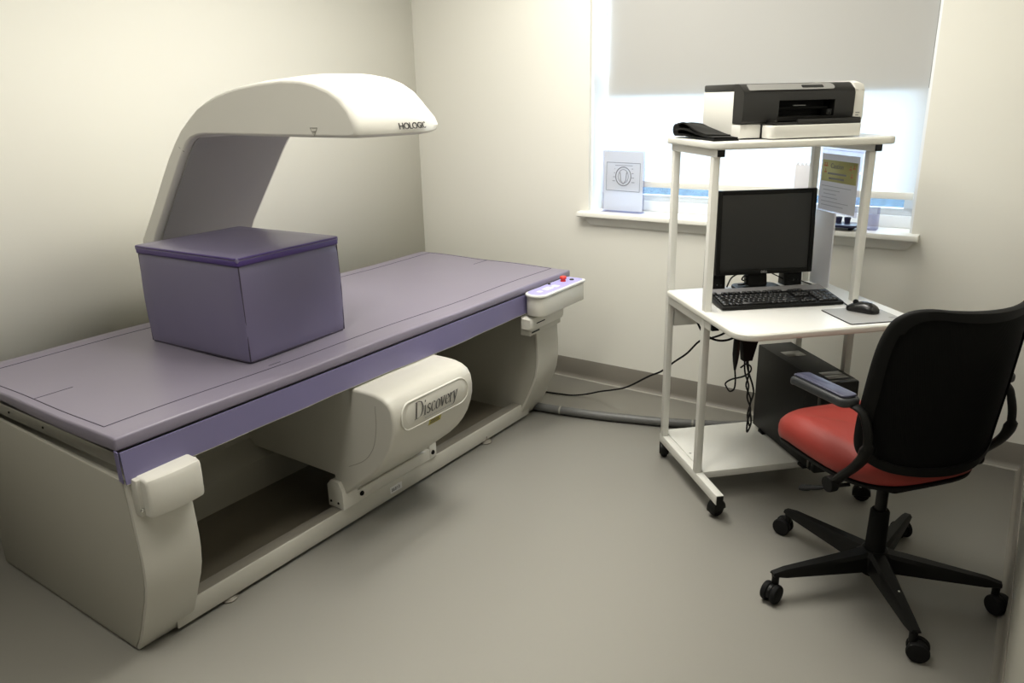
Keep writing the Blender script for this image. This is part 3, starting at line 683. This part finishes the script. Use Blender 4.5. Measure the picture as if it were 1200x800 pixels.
# ------------------------------------------------------------------ monitor
MO = thing('computer_monitor', 'black flat-screen monitor on the cart desk', 'monitor', UV(1.49, 2.715, .7505), TH-math.radians(4.5))
def mo(name, b, m, parent=MO, **k): return obj(name, b, m, parent, **k)
TI = Matrix.Translation((0, 0, .068)) @ Matrix.Rotation(math.radians(-3), 4, 'X')
fr = join(bm_box(-.196, -.178, -.02, .0, 0, .325, .003), bm_box(.178, .196, -.02, .0, 0, .325, .003), bm_box(-.178, .178, -.02, .0, .0, .02, .003), bm_box(-.178, .178, -.02, .0, .308, .325, .003))
mo('bezel', xf(fr, TI), 'black')
mo('logo', xf(bm_text('DELL', .012, .0004, align='CENTER'), TI @ frame((0, -.0205, .0055), (1, 0, 0), (0, 0, 1))), 'led', MO.children[-1])
mo('screen', xf(bm_box(-.179, .179, -.014, -.002, .019, .309), TI), 'screen')
mo('back_shell', xf(join(bm_box(-.194, .194, .0002, .025, .003, .322, .006), bm_box(-.12, .12, .025, .05, .09, .27, .012)), TI), 'blackm')
mo('stand_neck', bm_prism([(.03, .012), (.075, .012), (.085, .06), (.075, .24), (.052, .24), (.045, .08)], 'x', -.04, .04, .004), 'black')
mo('stand_foot', bm_prism(rrect(-.10, .085, -.05, .085, .04, 8), 'z', 0, .012, .004), 'black')

# speakers beside the monitor
def speaker(lab, u, v, rz, h, wd):
    t = thing('desk_speaker', lab, 'speaker', UV(u, v, .7505), TH+rz, 'pair of black desktop speakers')
    obj('cabinet', bm_prism([(0, 0), (.05, 0), (.048, h*.98), (.03, h), (.012, h*.97)], 'x', -wd/2, wd/2, .004), 'black', t)
    g = bm_prism(rrect(-wd*.4, wd*.4, .045, h*.92, .01, 4), 'z', 0, .0015); xf(g, frame((0, -.0006, 0), (1, 0, 0), (0, .075, 1)))
    obj('grille', g, 'blackm', t)
    for i in range(3):
        k = bm_lathe([(0, 0), (.004, 0), (.0035, .004), (0, .0045)], 10); rot(k, PI/2, 'X'); mv(k, -wd*.25+i*wd*.25, .002, .022)
        obj('knob', k, 'blackg', t)
    return t
speaker('taller black desktop speaker with knobs left of the monitor', 1.322, 2.755, .0, .162, .075)
speaker('black desktop speaker partly hidden behind the right side of the monitor', 1.652, 2.755, -.0, .15, .078)

# ------------------------------------------------------------------ keyboard
KB = thing('keyboard', 'black computer keyboard with grey back band on the desk', 'keyboard', UV(1.208, 2.462, .7505), TH-math.radians(4))
KW, KD = .462, .188
KT = math.atan2(.022, KD)
kp = [(0, .003), (0, .012), (.004, .0145), (KD-.004, .0345), (KD, .030), (KD, .012)]
obj('case', bm_prism(kp, 'x', 0, KW, .004), 'black', KB)
obj('back_band', xf(bm_prism(rrect(.004, KW-.004, 0, .054, .006, 4), 'z', 0, .0012), frame((0, .132, .0279), (1, 0, 0), (0, .184, .02))), 'kgrey', KB)
obj('tilt_foot', bm_box(.03, .06, KD-.03, KD-.015, 0, .013, .001), 'blackm', KB); obj('tilt_foot', bm_box(KW-.06, KW-.03, KD-.03, KD-.015, 0, .013, .001), 'blackm', KB)
obj('front_pad', bm_box(.03, KW-.03, .008, .018, 0, .0045), 'rubber', KB)
keymesh = {}
def key(x, y, wd, dp=.0165, m='keycap'):
    kk = (round(wd, 4), round(dp, 4), m)
    if kk not in keymesh:
        b = bmesh.new(); a = .0017
        lo = [b.verts.new(p) for p in ((0, 0, 0), (wd, 0, 0), (wd, dp, 0), (0, dp, 0))]; hi = [b.verts.new(p) for p in ((a, a, .007), (wd-a, a, .007), (wd-a, dp-a*.6, .0075), (a, dp-a*.6, .0075))]
        b.faces.new(lo[::-1]); b.faces.new(hi)
        for i in range(4): b.faces.new((lo[i], lo[(i+1) % 4], hi[(i+1) % 4], hi[i]))
        keymesh[kk] = mesh_of('key', b, m)
    o = bpy.data.objects.new('key', keymesh[kk]); COL.objects.link(o); o.parent = KB
    z = .0145+(y-.004)*(.0345-.0145)/(KD-.008)-.0005
    o.location = (x, y, z); o.rotation_euler = (math.atan2(.02, KD-.008), 0, 0)
p_ = .0188; g = .0178
layout = [[1.25, 1.25, 1.25, 5.9, 1.25, 1.25, 1.25, 1.6], [2.25]+[1]*10+[2.75], [1.75]+[1]*11+[2.25], [1.5]+[1]*12+[1.5], [1]*13+[2]]
for r_, row in enumerate(layout):
    x = .010
    for wd in row: key(x, .012+r_*p_, wd*p_-.001); x += wd*p_
y6 = .012+5*p_+.014
key(.010, y6, g)
for grp, xs in enumerate((.044, .124, .206)):
    for i in range(4): key(xs+i*p_, y6, g, .0125)
for i in range(3): key(.305+i*p_, y6, g, .0125)
for i in range(3):
    key(.305+i*p_, .012, g)
    for r_ in (3, 4): key(.305+i*p_, .012+r_*p_, g)
key(.305+p_, .012+p_, g)
for r_ in range(5):
    for i in range(4):
        if (r_, i) in ((0, 1), (1, 3), (3, 3)): continue
        wd = 2*p_-.001 if (r_, i) == (0, 0) else g; dp = 2*p_-.002 if (i == 3 and r_ in (0, 2)) else .0165
        key(.373+i*p_, .012+r_*p_, wd, dp)

# mouse mat, mouse
mm = tag(obj('mouse_mat', xf(bm_prism(rrect(0, .20, 0, .185, .006, 4), 'z', 0, .003), Matrix.Translation(UV(1.545, 2.196, .7505)) @ Matrix.Rotation(TH-.02, 4, 'Z')), 'padgrey'), 'grey mouse mat with dark edge on the desk front corner', 'mouse mat')
MW[mm.name] = Matrix.Translation(UV(1.545, 2.196, .7505)) @ Matrix.Rotation(TH-.02, 4, 'Z')
obj('edge', xf(bm_tube([(x, y, .0014) for x, y in rrect(-.0005, .2005, -.0005, .1855, .006, 4)], .0016, 6, True), MW[mm.name]), 'rubber', mm)
obj('print', xf(join(bm_box(.165, .19, .03, .034, .003, .0032), bm_box(.168, .19, .04, .047, .003, .0032)), MW[mm.name]), 'inkg', mm)
MS = thing('computer_mouse', 'black corded computer mouse resting on the grey mat', 'mouse', UV(1.672, 2.325, .7538), TH+math.radians(35))
rows = []
for k in range(13):
    a = k/12; y = -.056+.112*a; wv = .031*math.sqrt(max(.02, 1-(2*a-1)**4))*(1-.12*math.sin(PI*a)); h = .036*(max(0, math.sin(PI*min(1, max(0, .06+.9*a))))**.6)*(1.08-.25*a)
    rows.append([(wv*math.cos(PI*i/12), y, .002+max(.004, h)*math.sin(PI*i/12)**.75 if 0 < i < 12 else .001) for i in range(13)])
b = bm_grid(rows); bmesh.ops.holes_fill(b, edges=[e for e in b.edges if e.is_boundary]); bmesh.ops.recalc_face_normals(b, faces=list(b.faces))
obj('shell', b, 'blackg', MS, angle=60)
wl = bm_lathe([(0, -.004), (.009, -.004), (.010, 0), (.009, .004), (0, .004)], 14); rot(wl, PI/2, 'Y'); obj('scroll_wheel', mv(wl, 0, .026, .030), 'rubber', MS)
obj('emblem', mv(bm_box(-.006, .006, -.03, -.022, .0, .0008), 0, 0, .0362), 'prs', MS)
mc = catmull([UV(1.652, 2.372, .76), UV(1.665, 2.41, .757), UV(1.685, 2.47, .7535), UV(1.705, 2.56, .7535), UV(1.718, 2.64, .7535), UV(1.722, 2.72, .7535), UV(1.716, 2.80, .7535)], 6)
tag(obj('mouse_cable', bm_tube(mc, .0022, 6), 'rubber'), 'thin black mouse cable running back past the keyboard', 'cable')

# ------------------------------------------------------------------ computer tower
TW = thing('computer_tower', 'black desktop computer tower standing on the cart bottom shelf', 'computer', UV(1.560, 2.345, .109), TH)
tw = lambda n, b, m, p=TW, **k: obj(n, b, m, p, **k)
tw('case', bm_box(0, .148, .02, .475, .012, .375, .003), 'black')
tw('front_bezel', bm_prism(rrect(.0, .148, .012, .376, .008, 4), 'y', -.005, .0198, .004), 'blackg')
tw('stand', bm_box(-.004, .152, .06, .10, 0, .0118, .002), 'blackm'); tw('stand', bm_box(-.004, .152, .38, .42, 0, .0118, .002), 'blackm')
tw('sticker', bm_box(.035, .115, .30, .36, .375, .3756), 'silver', TW.children[0], label='silver label on top of the case')
tw('sticker', bm_box(.05, .13, .075, .105, .375, .3756), 'silver', TW.children[0]); tw('sticker', bm_box(.05, .13, .035, .068, .375, .3756), 'silver', TW.children[0])
tw('side_seam', bm_tube([(-.0002, .10, .03), (-.0002, .10, .36)], .0012, 5), 'dark', TW.children[0])
tw('metal_strip', bm_box(-.0022, 0, .032, .040, .02, .09), 'steel', TW.children[0])

# ------------------------------------------------------------------ papers
HO = thing('hanging_document_holder', 'clear holder with yellow-headed notice hanging inside the right cart posts', 'document holder', UV(1.742, 2.66, 0), TH)
ho = lambda n, b, m, p=HO, **k: obj(n, b, m, p, **k)
ho('backing', bm_box(-.001, .003, -.135, .118, 1.05, 1.285), 'clear')
ho('notice', bm_grid([[(-.0029, y, z) for y in (-.128, -.01, .112)] for z in (1.055, 1.16, 1.268)]), 'sheet')
nt = HO.children[-1]
ho('yellow_header', bm_box(-.0036, -.003, -.118, .104, 1.165, 1.245), 'yellow', nt, label='yellow printed header')
for (cy, cz) in ((.088, 1.226), (.075, 1.226), (.081, 1.203), (-.078, 1.222), (-.10, 1.227), (-.09, 1.195)):
    for k in range(3):
        a = PI/2+k*2*PI/3
        tri = [(cy+.0075*math.cos(a+d)*(1 if d else 0), cz+.0095*math.sin(a+d)*(1 if d else 0)) for d in (0, -.45, .45)]
        ho('radiation_mark', bm_prism(tri, 'x', -.0042, -.0036), 'redink', nt)
tx = bm_text('Caution', .026, .0003, align='CENTER'); xf(tx, frame((-.0039, .008, 1.216), (0, -1, 0), (0, 0, 1))); ho('heading_text', tx, 'inkg', nt)
ho('heading_lines', join(*[bm_box(-.0041, -.0036, -.055+.012*i, .065-.01*i, 1.192-.018*i, 1.199-.018*i) for i in range(2)]), 'inkg', nt)
ho('text_lines', join(*[bm_box(-.0036, -.003, -.10+random.uniform(0, .10), .10-random.uniform(0, .02), 1.146-.0145*i, 1.1485-.0145*i) for i in range(6)]), 'inkl', nt)
ho('hanger_bar', bm_tube([(0, -.15, 1.286), (0, .12, 1.286)], .0045, 8), 'clear')
ho('lower_pocket', bm_box(-.004, .0035, -.01, .118, .755, 1.049, .002), 'acry')
# framed sheet on the sill
FS = thing('notice_sheet', 'white sheet with a framed circular emblem propped on the left of the window sill', 'sign', (-1.75, BY+.03, WZ0+.0005))
fs = lambda n, b, m, p=FS, **k: obj(n, b, m, p, **k)
fs('stand', join(bm_box(-.115, .115, -.003, .0, 0, .305), bm_box(-.115, .115, -.03, .03, 0, .003)), 'clear')
fs('sheet', bm_grid([[(x, -.004, z) for x in (-.108, 0, .108)] for z in (.008, .15, .30)]), 'sheet')
sh_ = FS.children[-1]
fs('border', bm_tube([(x, -.005, z) for x, z in ((-.095, .11), (.09, .106), (.092, .245), (-.093, .248))], .0016, 5, True), 'inkg', sh_)
fs('emblem', join(bm_tube([(.042*math.cos(a), -.0052, .18+.046*math.sin(a)) for a in [i*2*PI/28 for i in range(28)]], .0024, 5, True), bm_tube([(.028*math.cos(a), -.0052, .18+.034*math.sin(a)) for a in [i*2*PI/24 for i in range(24)]], .0014, 5, True),
    bm_tube([(-.018, -.0052, .20), (-.014, -.0052, .16), (0, -.0052, .142), (.014, -.0052, .16), (.018, -.0052, .20)], .0018, 5), *[bm_box(-.06+.004*i, -.046, -.0055, -.0047, .155+.02*i, .158+.02*i) for i in range(4)], *[bm_box(.046, .062-.003*i, -.0055, -.0047, .15+.022*i, .153+.022*i) for i in range(4)], bm_box(-.045, .05, -.0055, -.0047, .232, .2345)), 'inkg', sh_)
# small white sign holder on the sill
SS = thing('small_sign_holder', 'small white plastic sign holder on the sill behind the monitor', 'sign', (-.868, BY+.02, WZ0+.0005))
obj('panel', bm_box(-.045, .03, -.003, .003, .004, .262, .001), 'acry', SS); obj('base', bm_box(-.045, .03, -.035, .03, 0, .0038, .001), 'acry', SS)
obj('clip_teeth', join(*[bm_box(-.04+.018*i, -.032+.018*i, -.004, .004, .262, .272) for i in range(4)]), 'acry', SS)
# tray on the sill with cups
TRY = thing('desk_tray', 'dark navy tray with blue window light in its colour, on the sill right of the monitor', 'tray', (-.70, BY-.005, WZ0+.0005))
b = bm_prism(rrect(-.105, .075, -.05, .055, .025, 5), 'z', .012, .024, .004)
obj('tray_top', b, 'bluelit', TRY)
obj('feet', join(bm_box(-.06, -.045, -.03, .03, 0, .0118), bm_box(.04, .055, -.03, .03, 0, .0118)), 'blackm', TRY)
for lab, x, y in (('small dark cup on the sill tray, the left of two', -.71, BY+.015), ('small dark cup on the sill tray, the right of two', -.675, BY+.015)):
    t = tag(obj('small_cup', mv(bm_lathe([(0, 0), (.011, 0), (.0145, .024), (.0125, .024), (.0095, .003), (0, .003)], 16), x, y, WZ0+.0247), 'bluelit'), lab, 'cup', 'cups on the sill tray')
BN = thing('clear_bin', 'clear plastic bin standing on the sill beside the tray', 'bin', (-.60, BY+.035, WZ0+.0005))
obj('bin_wall', join(bm_box(-.012, -.010, -.03, .03, .0, .10), bm_box(.04, .042, -.03, .03, 0, .10), bm_box(-.010, .04, .028, .03, 0, .10), bm_box(-.010, .04, -.03, -.028, 0, .07)), 'clear', BN)
obj('bin_floor', bm_box(-.010, .04, -.028, .028, 0, .002), 'clear', BN)

# ------------------------------------------------------------------ cables
def cable(name, label, pts, r, n=8, m='rubber', cat='cable', seg=8): return tag(obj(name, bm_tube(catmull(pts, n), r, seg), m), label, cat)
cable('power_cable', 'thin black cable sagging from the cart to the floor by the scanner', [(-2.02, 3.19, .005), (-1.94, 3.205, .005), (-1.87, 3.225, .005), (-1.80, 3.24, .02), (-1.70, 3.215, .065), (-1.60, 3.15, .115), (-1.497, 3.099, .169), (-1.366, 3.047, .264), (-1.293, 3.021, .311), (-1.222, 2.992, .377), (-1.15, 2.952, .441), (-1.08, 2.905, .52), UV(1.30, 2.73, .56), UV(1.32, 2.66, .60), UV(1.33, 2.60, .66), UV(1.33, 2.58, .724)], .0042)
cable('desk_cable', 'black cable loop crossing behind the left cart posts under the desk', [UV(1.205, 2.72, .724), UV(1.22, 2.72, .67), UV(1.245, 2.72, .61), UV(1.275, 2.715, .575), UV(1.32, 2.70, .557), UV(1.37, 2.69, .565), UV(1.41, 2.69, .60), UV(1.42, 2.69, .724)], .0045)
CD = tag(obj('floor_conduit', bm_tube(catmull([(-2.1, 2.955, .021), (-1.9, 2.97, .021), (-1.75, 2.995, .021), (-1.6, 3.03, .021), (-1.45, 3.075, .021), (-1.3, 3.125, .021), (-1.1, 3.21, .021), (-.92, 3.33, .021), (-.85, 3.43, .021)], 6), .021, 12), 'conduit'), 'grey flexible conduit lying on the floor between scanner and wall', 'conduit')
for (x, y, a) in ((-1.80, 2.985, .1), (-1.19, 3.17, .35)):
    rg = bm_lathe([(.0212, -.004), (.0225, -.004), (.0225, .004), (.0212, .004)], 14); rot(rg, PI/2, 'Y'); rot(rg, a, 'Z'); obj('cable_tie', mv(rg, x, y, .0215), 'toe', CD)
PA = thing('power_adapter', 'black power adapter hanging on cords under the desk front', 'adapter', UV(1.245, 2.32, .58), TH*0)
obj('brick', xf(bm_prism([(-.034, .10), (.036, .10), (.012, .0), (-.02, .0)], 'y', -.016, .016, .004), Matrix.Translation((0, 0, .03)) @ Matrix.Rotation(TH, 4, 'Z')), 'blackm', PA)
obj('hanging_cord', bm_tube(catmull([(-.01, 0, .0305), (-.006, .004, -.02), (.012, -.004, -.06), (.008, .004, -.11), (.024, 0, -.15), (.016, .004, -.2), (.018, 0, -.24), (.03, 0, -.2), (.02, .004, -.14), (.03, 0, -.08), (.006, 0, -.01), (-.004, 0, .03)], 6), .0032, 6), 'rubber', PA)
obj('hanging_cord', bm_tube(catmull([(.0, .006, .03), (.005, .01, -.03), (.0, .008, -.07), (.02, .008, -.12), (.012, .01, -.18), (.022, .01, -.22)], 6), .003, 6), 'rubber', PA)
obj('strap', bm_tube(catmull([(-.03, 0, .145), (-.034, 0, .12), (-.03, .004, .07)], 5), .004, 6), 'rubber', PA)
obj('strap', bm_tube(catmull([(.02, 0, .145), (.02, .0, .125)], 5), .004, 6), 'rubber', PA)
PL = thing('cord_connector', 'black cord plug with curled wire hanging under the desk corner', 'plug', UV(1.19, 2.30, .565))
obj('plug', xf(bm_lathe([(0, .14), (.007, .14), (.011, .12), (.012, .06), (.009, .03), (.004, .0), (0, 0)], 12), Matrix.Translation((0, 0, .02))), 'black', PL)
obj('lead', bm_tube([(0, 0, .1585), (0, 0, .1607)], .005, 8), 'rubber', PL)
obj('curled_wire', bm_tube(catmull([(0, 0, .021), (.004, .002, -.02), (.002, .0, -.05), (-.012, 0, -.062), (-.024, 0, -.05), (-.03, .002, -.036), (-.01, .004, -.018), (.03, .006, .0), (.052, .006, .022), (.052, .006, .04), (.036, .006, .046), (.018, .004, .03)], 6), .003, 6), 'rubber', PL)
WB = tag(obj('monitor_wires', bm_tube(catmull([UV(1.355, 2.735, .765), UV(1.375, 2.74, .80), UV(1.41, 2.745, .815), UV(1.45, 2.75, .812), UV(1.44, 2.75, .785), UV(1.425, 2.75, .79), UV(1.44, 2.75, .805), UV(1.448, 2.75, .778), UV(1.43, 2.75, .768), UV(1.41, 2.75, .768)], 6), .003, 6), 'rubber'), 'tangled black wires showing below the monitor', 'wire')
cable('speaker_wire', 'thin black wire between the monitor stand and right speaker', [UV(1.545, 2.735, .81), UV(1.585, 2.74, .79), UV(1.600, 2.748, .782), UV(1.6105, 2.765, .776)], .0025, 6, seg=6)

# ------------------------------------------------------------------ task chair (local x forward, y to its left)
CH = thing('task_chair', 'black task chair with red seat and mesh back in front of the cart', 'chair', (-.262, 2.338, 0), math.radians(141))
def ch(name, b, m, parent=CH, **k): return obj(name, b, m, parent, **k)
def rmat(a): return Matrix.Rotation(a, 4, 'Z')
ch('base_hub', bm_lathe([(0, .045), (.034, .045), (.036, .06), (.05, .065), (.052, .118), (.036, .13), (0, .13)], 20), 'black')
R5 = .335
for k in range(5):
    a = math.radians(-134+72*k-141); rows = []
    for i in range(9):
        t = i/8; r = .03+(R5+.012-.03)*t; wv = .030-.015*t; zt = .128-.026*t - (.006 if i == 8 else 0); zb = .066+.016*t+(.0 if i < 8 else .006)
        rows.append([(r, wv, zb), (r, wv*.92, zt-.010), (r, wv*.6, zt), (r, -wv*.6, zt), (r, -wv*.92, zt-.010), (r, -wv, zb), (r, -wv*.5, zb-.001), (r, wv*.5, zb-.001)])
    b = bm_grid(rows, closed=True)
    bmesh.ops.holes_fill(b, edges=[e for e in b.edges if e.is_boundary]); bmesh.ops.recalc_face_normals(b, faces=list(b.faces))
    xf(b, rmat(a)); lg = ch('base_leg', b, 'black')
    ca = a+[.5, 1.2, -.9, 1.0, .3][k]
    T = rmat(a) @ Matrix.Translation((R5, 0, 0)); T = T @ Matrix.Rotation(ca-a, 4, 'Z')
    ws = []
    for sg in (-1, 1):
        wl = bm_lathe([(0, -.010), (.018, -.010), (.028, -.008), (.0305, -.003), (.0305, .003), (.028, .008), (.018, .010), (0, .010)], 22); rot(wl, PI/2, 'X'); mv(wl, .016, sg*.0155, .0305); ws.append(wl)
    hd = bm_sweep([(.016+.026*math.cos(t), .0305+.027*math.sin(t)) for t in [i*PI*1.2/12-.3 for i in range(13)]], -.0048, .0048, [(0, 0), (.001, 0)], n=2)
    cs = ch('caster', xf(hd, T), 'black')
    for wl in ws: ch('wheel', xf(wl, T), 'rubber', cs)
    ch('stem', xf(bm_lathe([(0, .05), (.011, .05), (.011, .074), (.013, .09), (0, .09)], 12), T), 'black', cs)
q = bm_lathe([(0, 0), (.004, 0), (.003, .002), (0, .002)], 8); a = math.radians(-62-141); mv(q, .20, .004, .1137); ch('bright_dot', xf(q, rmat(a)), 'chrome')
ch('column_sleeve', bm_lathe([(0, .12), (.031, .12), (.030, .14), (.028, .262), (.024, .268), (0, .268)], 22), 'blackm')
ch('gas_column', bm_lathe([(0, .26), (.0175, .26), (.0175, .40), (0, .40)], 18), 'black')
ch('tilt_mechanism', bm_prism(rrect(-.11, .12, -.075, .075, .02, 4), 'z', .385, .435, .008), 'blackm')
# seat cushion: rounded, waterfall front
def seat_outline(n=48):
    out = []
    for i in range(n):
        a = 2*PI*i/n; c, s = math.cos(a), math.sin(a); e = 2/3.3
        x = .0675+.2525*math.copysign(abs(c)**e, c); y = (.236-.012*(1 if c < 0 else 0)*abs(c))*math.copysign(abs(s)**e, s); out.append((x, y))
    return out
SO = seat_outline()
def seat_layer(sc_, z, bow=0): return [(.0675+(x-.0675)*sc_, y*sc_, z-.028*ss(.16, .31, x)*sc_*1.0+bow*(y/.23)**2*.012-.012*ss(.1, -.2, x)*0) for x, y in SO]
rows = [seat_layer(.93, .447), seat_layer(.985, .456), seat_layer(1.0, .472), seat_layer(1.0, .492), seat_layer(.985, .508), seat_layer(.95, .519), seat_layer(.88, .526, 1), seat_layer(.7, .527, 1), seat_layer(.45, .523, .6), seat_layer(.2, .519, .3)]
b = bm_grid(rows, closed=True); bmesh.ops.holes_fill(b, edges=[e for e in b.edges if e.is_boundary]); bmesh.ops.recalc_face_normals(b, faces=list(b.faces))
ch('seat', b, 'red', angle=60, label='red vinyl seat cushion')
rows = [seat_layer(.6, .425), seat_layer(.9, .428), seat_layer(.965, .436), seat_layer(.975, .446), seat_layer(.95, .4485), seat_layer(.5, .4485)]
b = bm_grid(rows, closed=True); bmesh.ops.holes_fill(b, edges=[e for e in b.edges if e.is_boundary]); bmesh.ops.recalc_face_normals(b, faces=list(b.faces))
ch('seat_pan', b, 'blackm', angle=60)
# backrest
BKW = [(.502, .12), (.509, .16), (.521, .190), (.537, .212), (.557, .229), (.588, .238), (.65, .242), (.75, .241), (.83, .238), (.88, .232), (.92, .221), (.943, .207), (.961, .184), (.970, .15)]
def bk_w(z):
    for (za, wa), (zb, wb) in zip(BKW, BKW[1:]):
        if za <= z <= zb: return wa+(wb-wa)*(z-za)/(zb-za)
    return BKW[0][1] if z < BKW[0][0] else BKW[-1][1]
def bk_pt(l, z, off=0):
    t = (z-.478)/.49; f = -.216-.060*t-.004*math.sin(PI*t)+1.85*l*l
    zz = z + (.018*(abs(l)/.24)**2.2)*ss(.6, 1, t)
    return (f+off, l, zz)
def back_rows(k, off):
    rows = []
    n = 26
    for j in range(n+1):
        z = .502+.468*j/n; w_ = bk_w(z)*k; zc = .725+(z-.725)*k
        rows.append([bk_pt(w_*(2*i/20-1), zc, off) for i in range(21)])
    return rows
ch('back_mesh', bm_grid(back_rows(.97, .004), .004), 'mesh', label='black mesh back panel')
out = [bk_pt(w_, z) for z, w_ in BKW] + [bk_pt(l, .970) for l in (.11, .055, 0, -.055, -.11)] + [bk_pt(-w_, z) for z, w_ in reversed(BKW)] + [bk_pt(l, .502-.006*(1-(l/.12)**2)) for l in (-.07, 0, .07)]
oc = catmull(out+out[:1], 3)[:-1]
def frame_loft():
    C = Vector((-.24, 0, .725)); rows = []
    for p in oc:
        z = p.z; wd = .026 if z > .93 or z < .53 else .019
        d = Vector((0, p.y, z-C.z)); d.normalize(); q = Vector((p.x, p.y, p.z))
        inn = bk_pt(p.y-d.y*wd, min(.97, max(.47, z-d.z*wd))); inn = Vector((inn[0], p.y-d.y*wd, z-d.z*wd))
        rows.append([q+Vector((-.010, 0, 0)), q+d*.004+Vector((-.003, 0, 0)), q+d*.004+Vector((.006, 0, 0)), q+Vector((.012, 0, 0)), inn+Vector((.012, 0, 0)), inn+Vector((-.009, 0, 0))])
    rows.append(rows[0]); b = bm_grid(rows, closed=True); bmesh.ops.remove_doubles(b, verts=list(b.verts), dist=1e-5); bmesh.ops.recalc_face_normals(b, faces=list(b.faces)); return b
ch('back_frame', frame_loft(), 'blackm', angle=50)
# arms: side bar from the seat pivot up to the back and the arm pad
for sg in (1, -1):
    P = [(-.07, .246, .437), (-.105, .247, .480), (-.142, .246, .522), (-.170, .244, .57), (-.172, .243, .62), (-.160, .245, .66), (-.142, .25, .688), (-.10, .262, .698), (-.04, .268, .699)]
    b = bm_tube(catmull([(x, y*sg, z) for x, y, z in P], 5), [.024]*10+[.024]*8+[.015]*8+[.014]*10+[.012]*5, 12, flat=.45)
    ab = ch('arm_bar', b, 'black')
    q = bm_lathe([(0, -.014), (.022, -.014), (.0235, -.010), (.0235, .008), (.02, .012), (0, .013)], 20); rot(q, PI/2, 'X'); mv(q, -.072, .258*sg, .437); ch('pivot_cap', q, 'blackm', ab)
    pads = []
    for (nm, z0, z1, ins, m) in (('arm_pad', .692, .718, 0, 'armtop_d'), ('pad_top_sheen', .7185, .7255, .009, 'armtop')):
        o = rrect(-.128+ins, .105-ins, -.033+ins, .033-ins, (.022-ins, .033-ins, .033-ins, .022-ins), 7)
        b = bm_prism(o, 'z', z0, z1, .009 if not ins else .0032, 4)
        for v in b.verts:
            v.co.z += .012*ss(-.02, -.13, v.co.x)*0 - .016*ss(.04, .12, v.co.x) + .004*math.sin((v.co.x+.1)*12)
            v.co.y += .012*math.sin((v.co.x+.14)*9)
        mv(b, .0, .264, 0)
        if sg < 0: xf(b, Matrix.Scale(-1, 4, (0, 1, 0))); bmesh.ops.reverse_faces(b, faces=list(b.faces))
        ch(nm, b, m, ab)
ch('tilt_lever', bm_tube(catmull([(-.06, .18, .415), (-.02, .235, .395), (.02, .255, .375), (.05, .258, .362)], 4), [.008]*5+[.010]*3+[.013]*3+[.012]*2, 10, flat=.6), 'rubber')
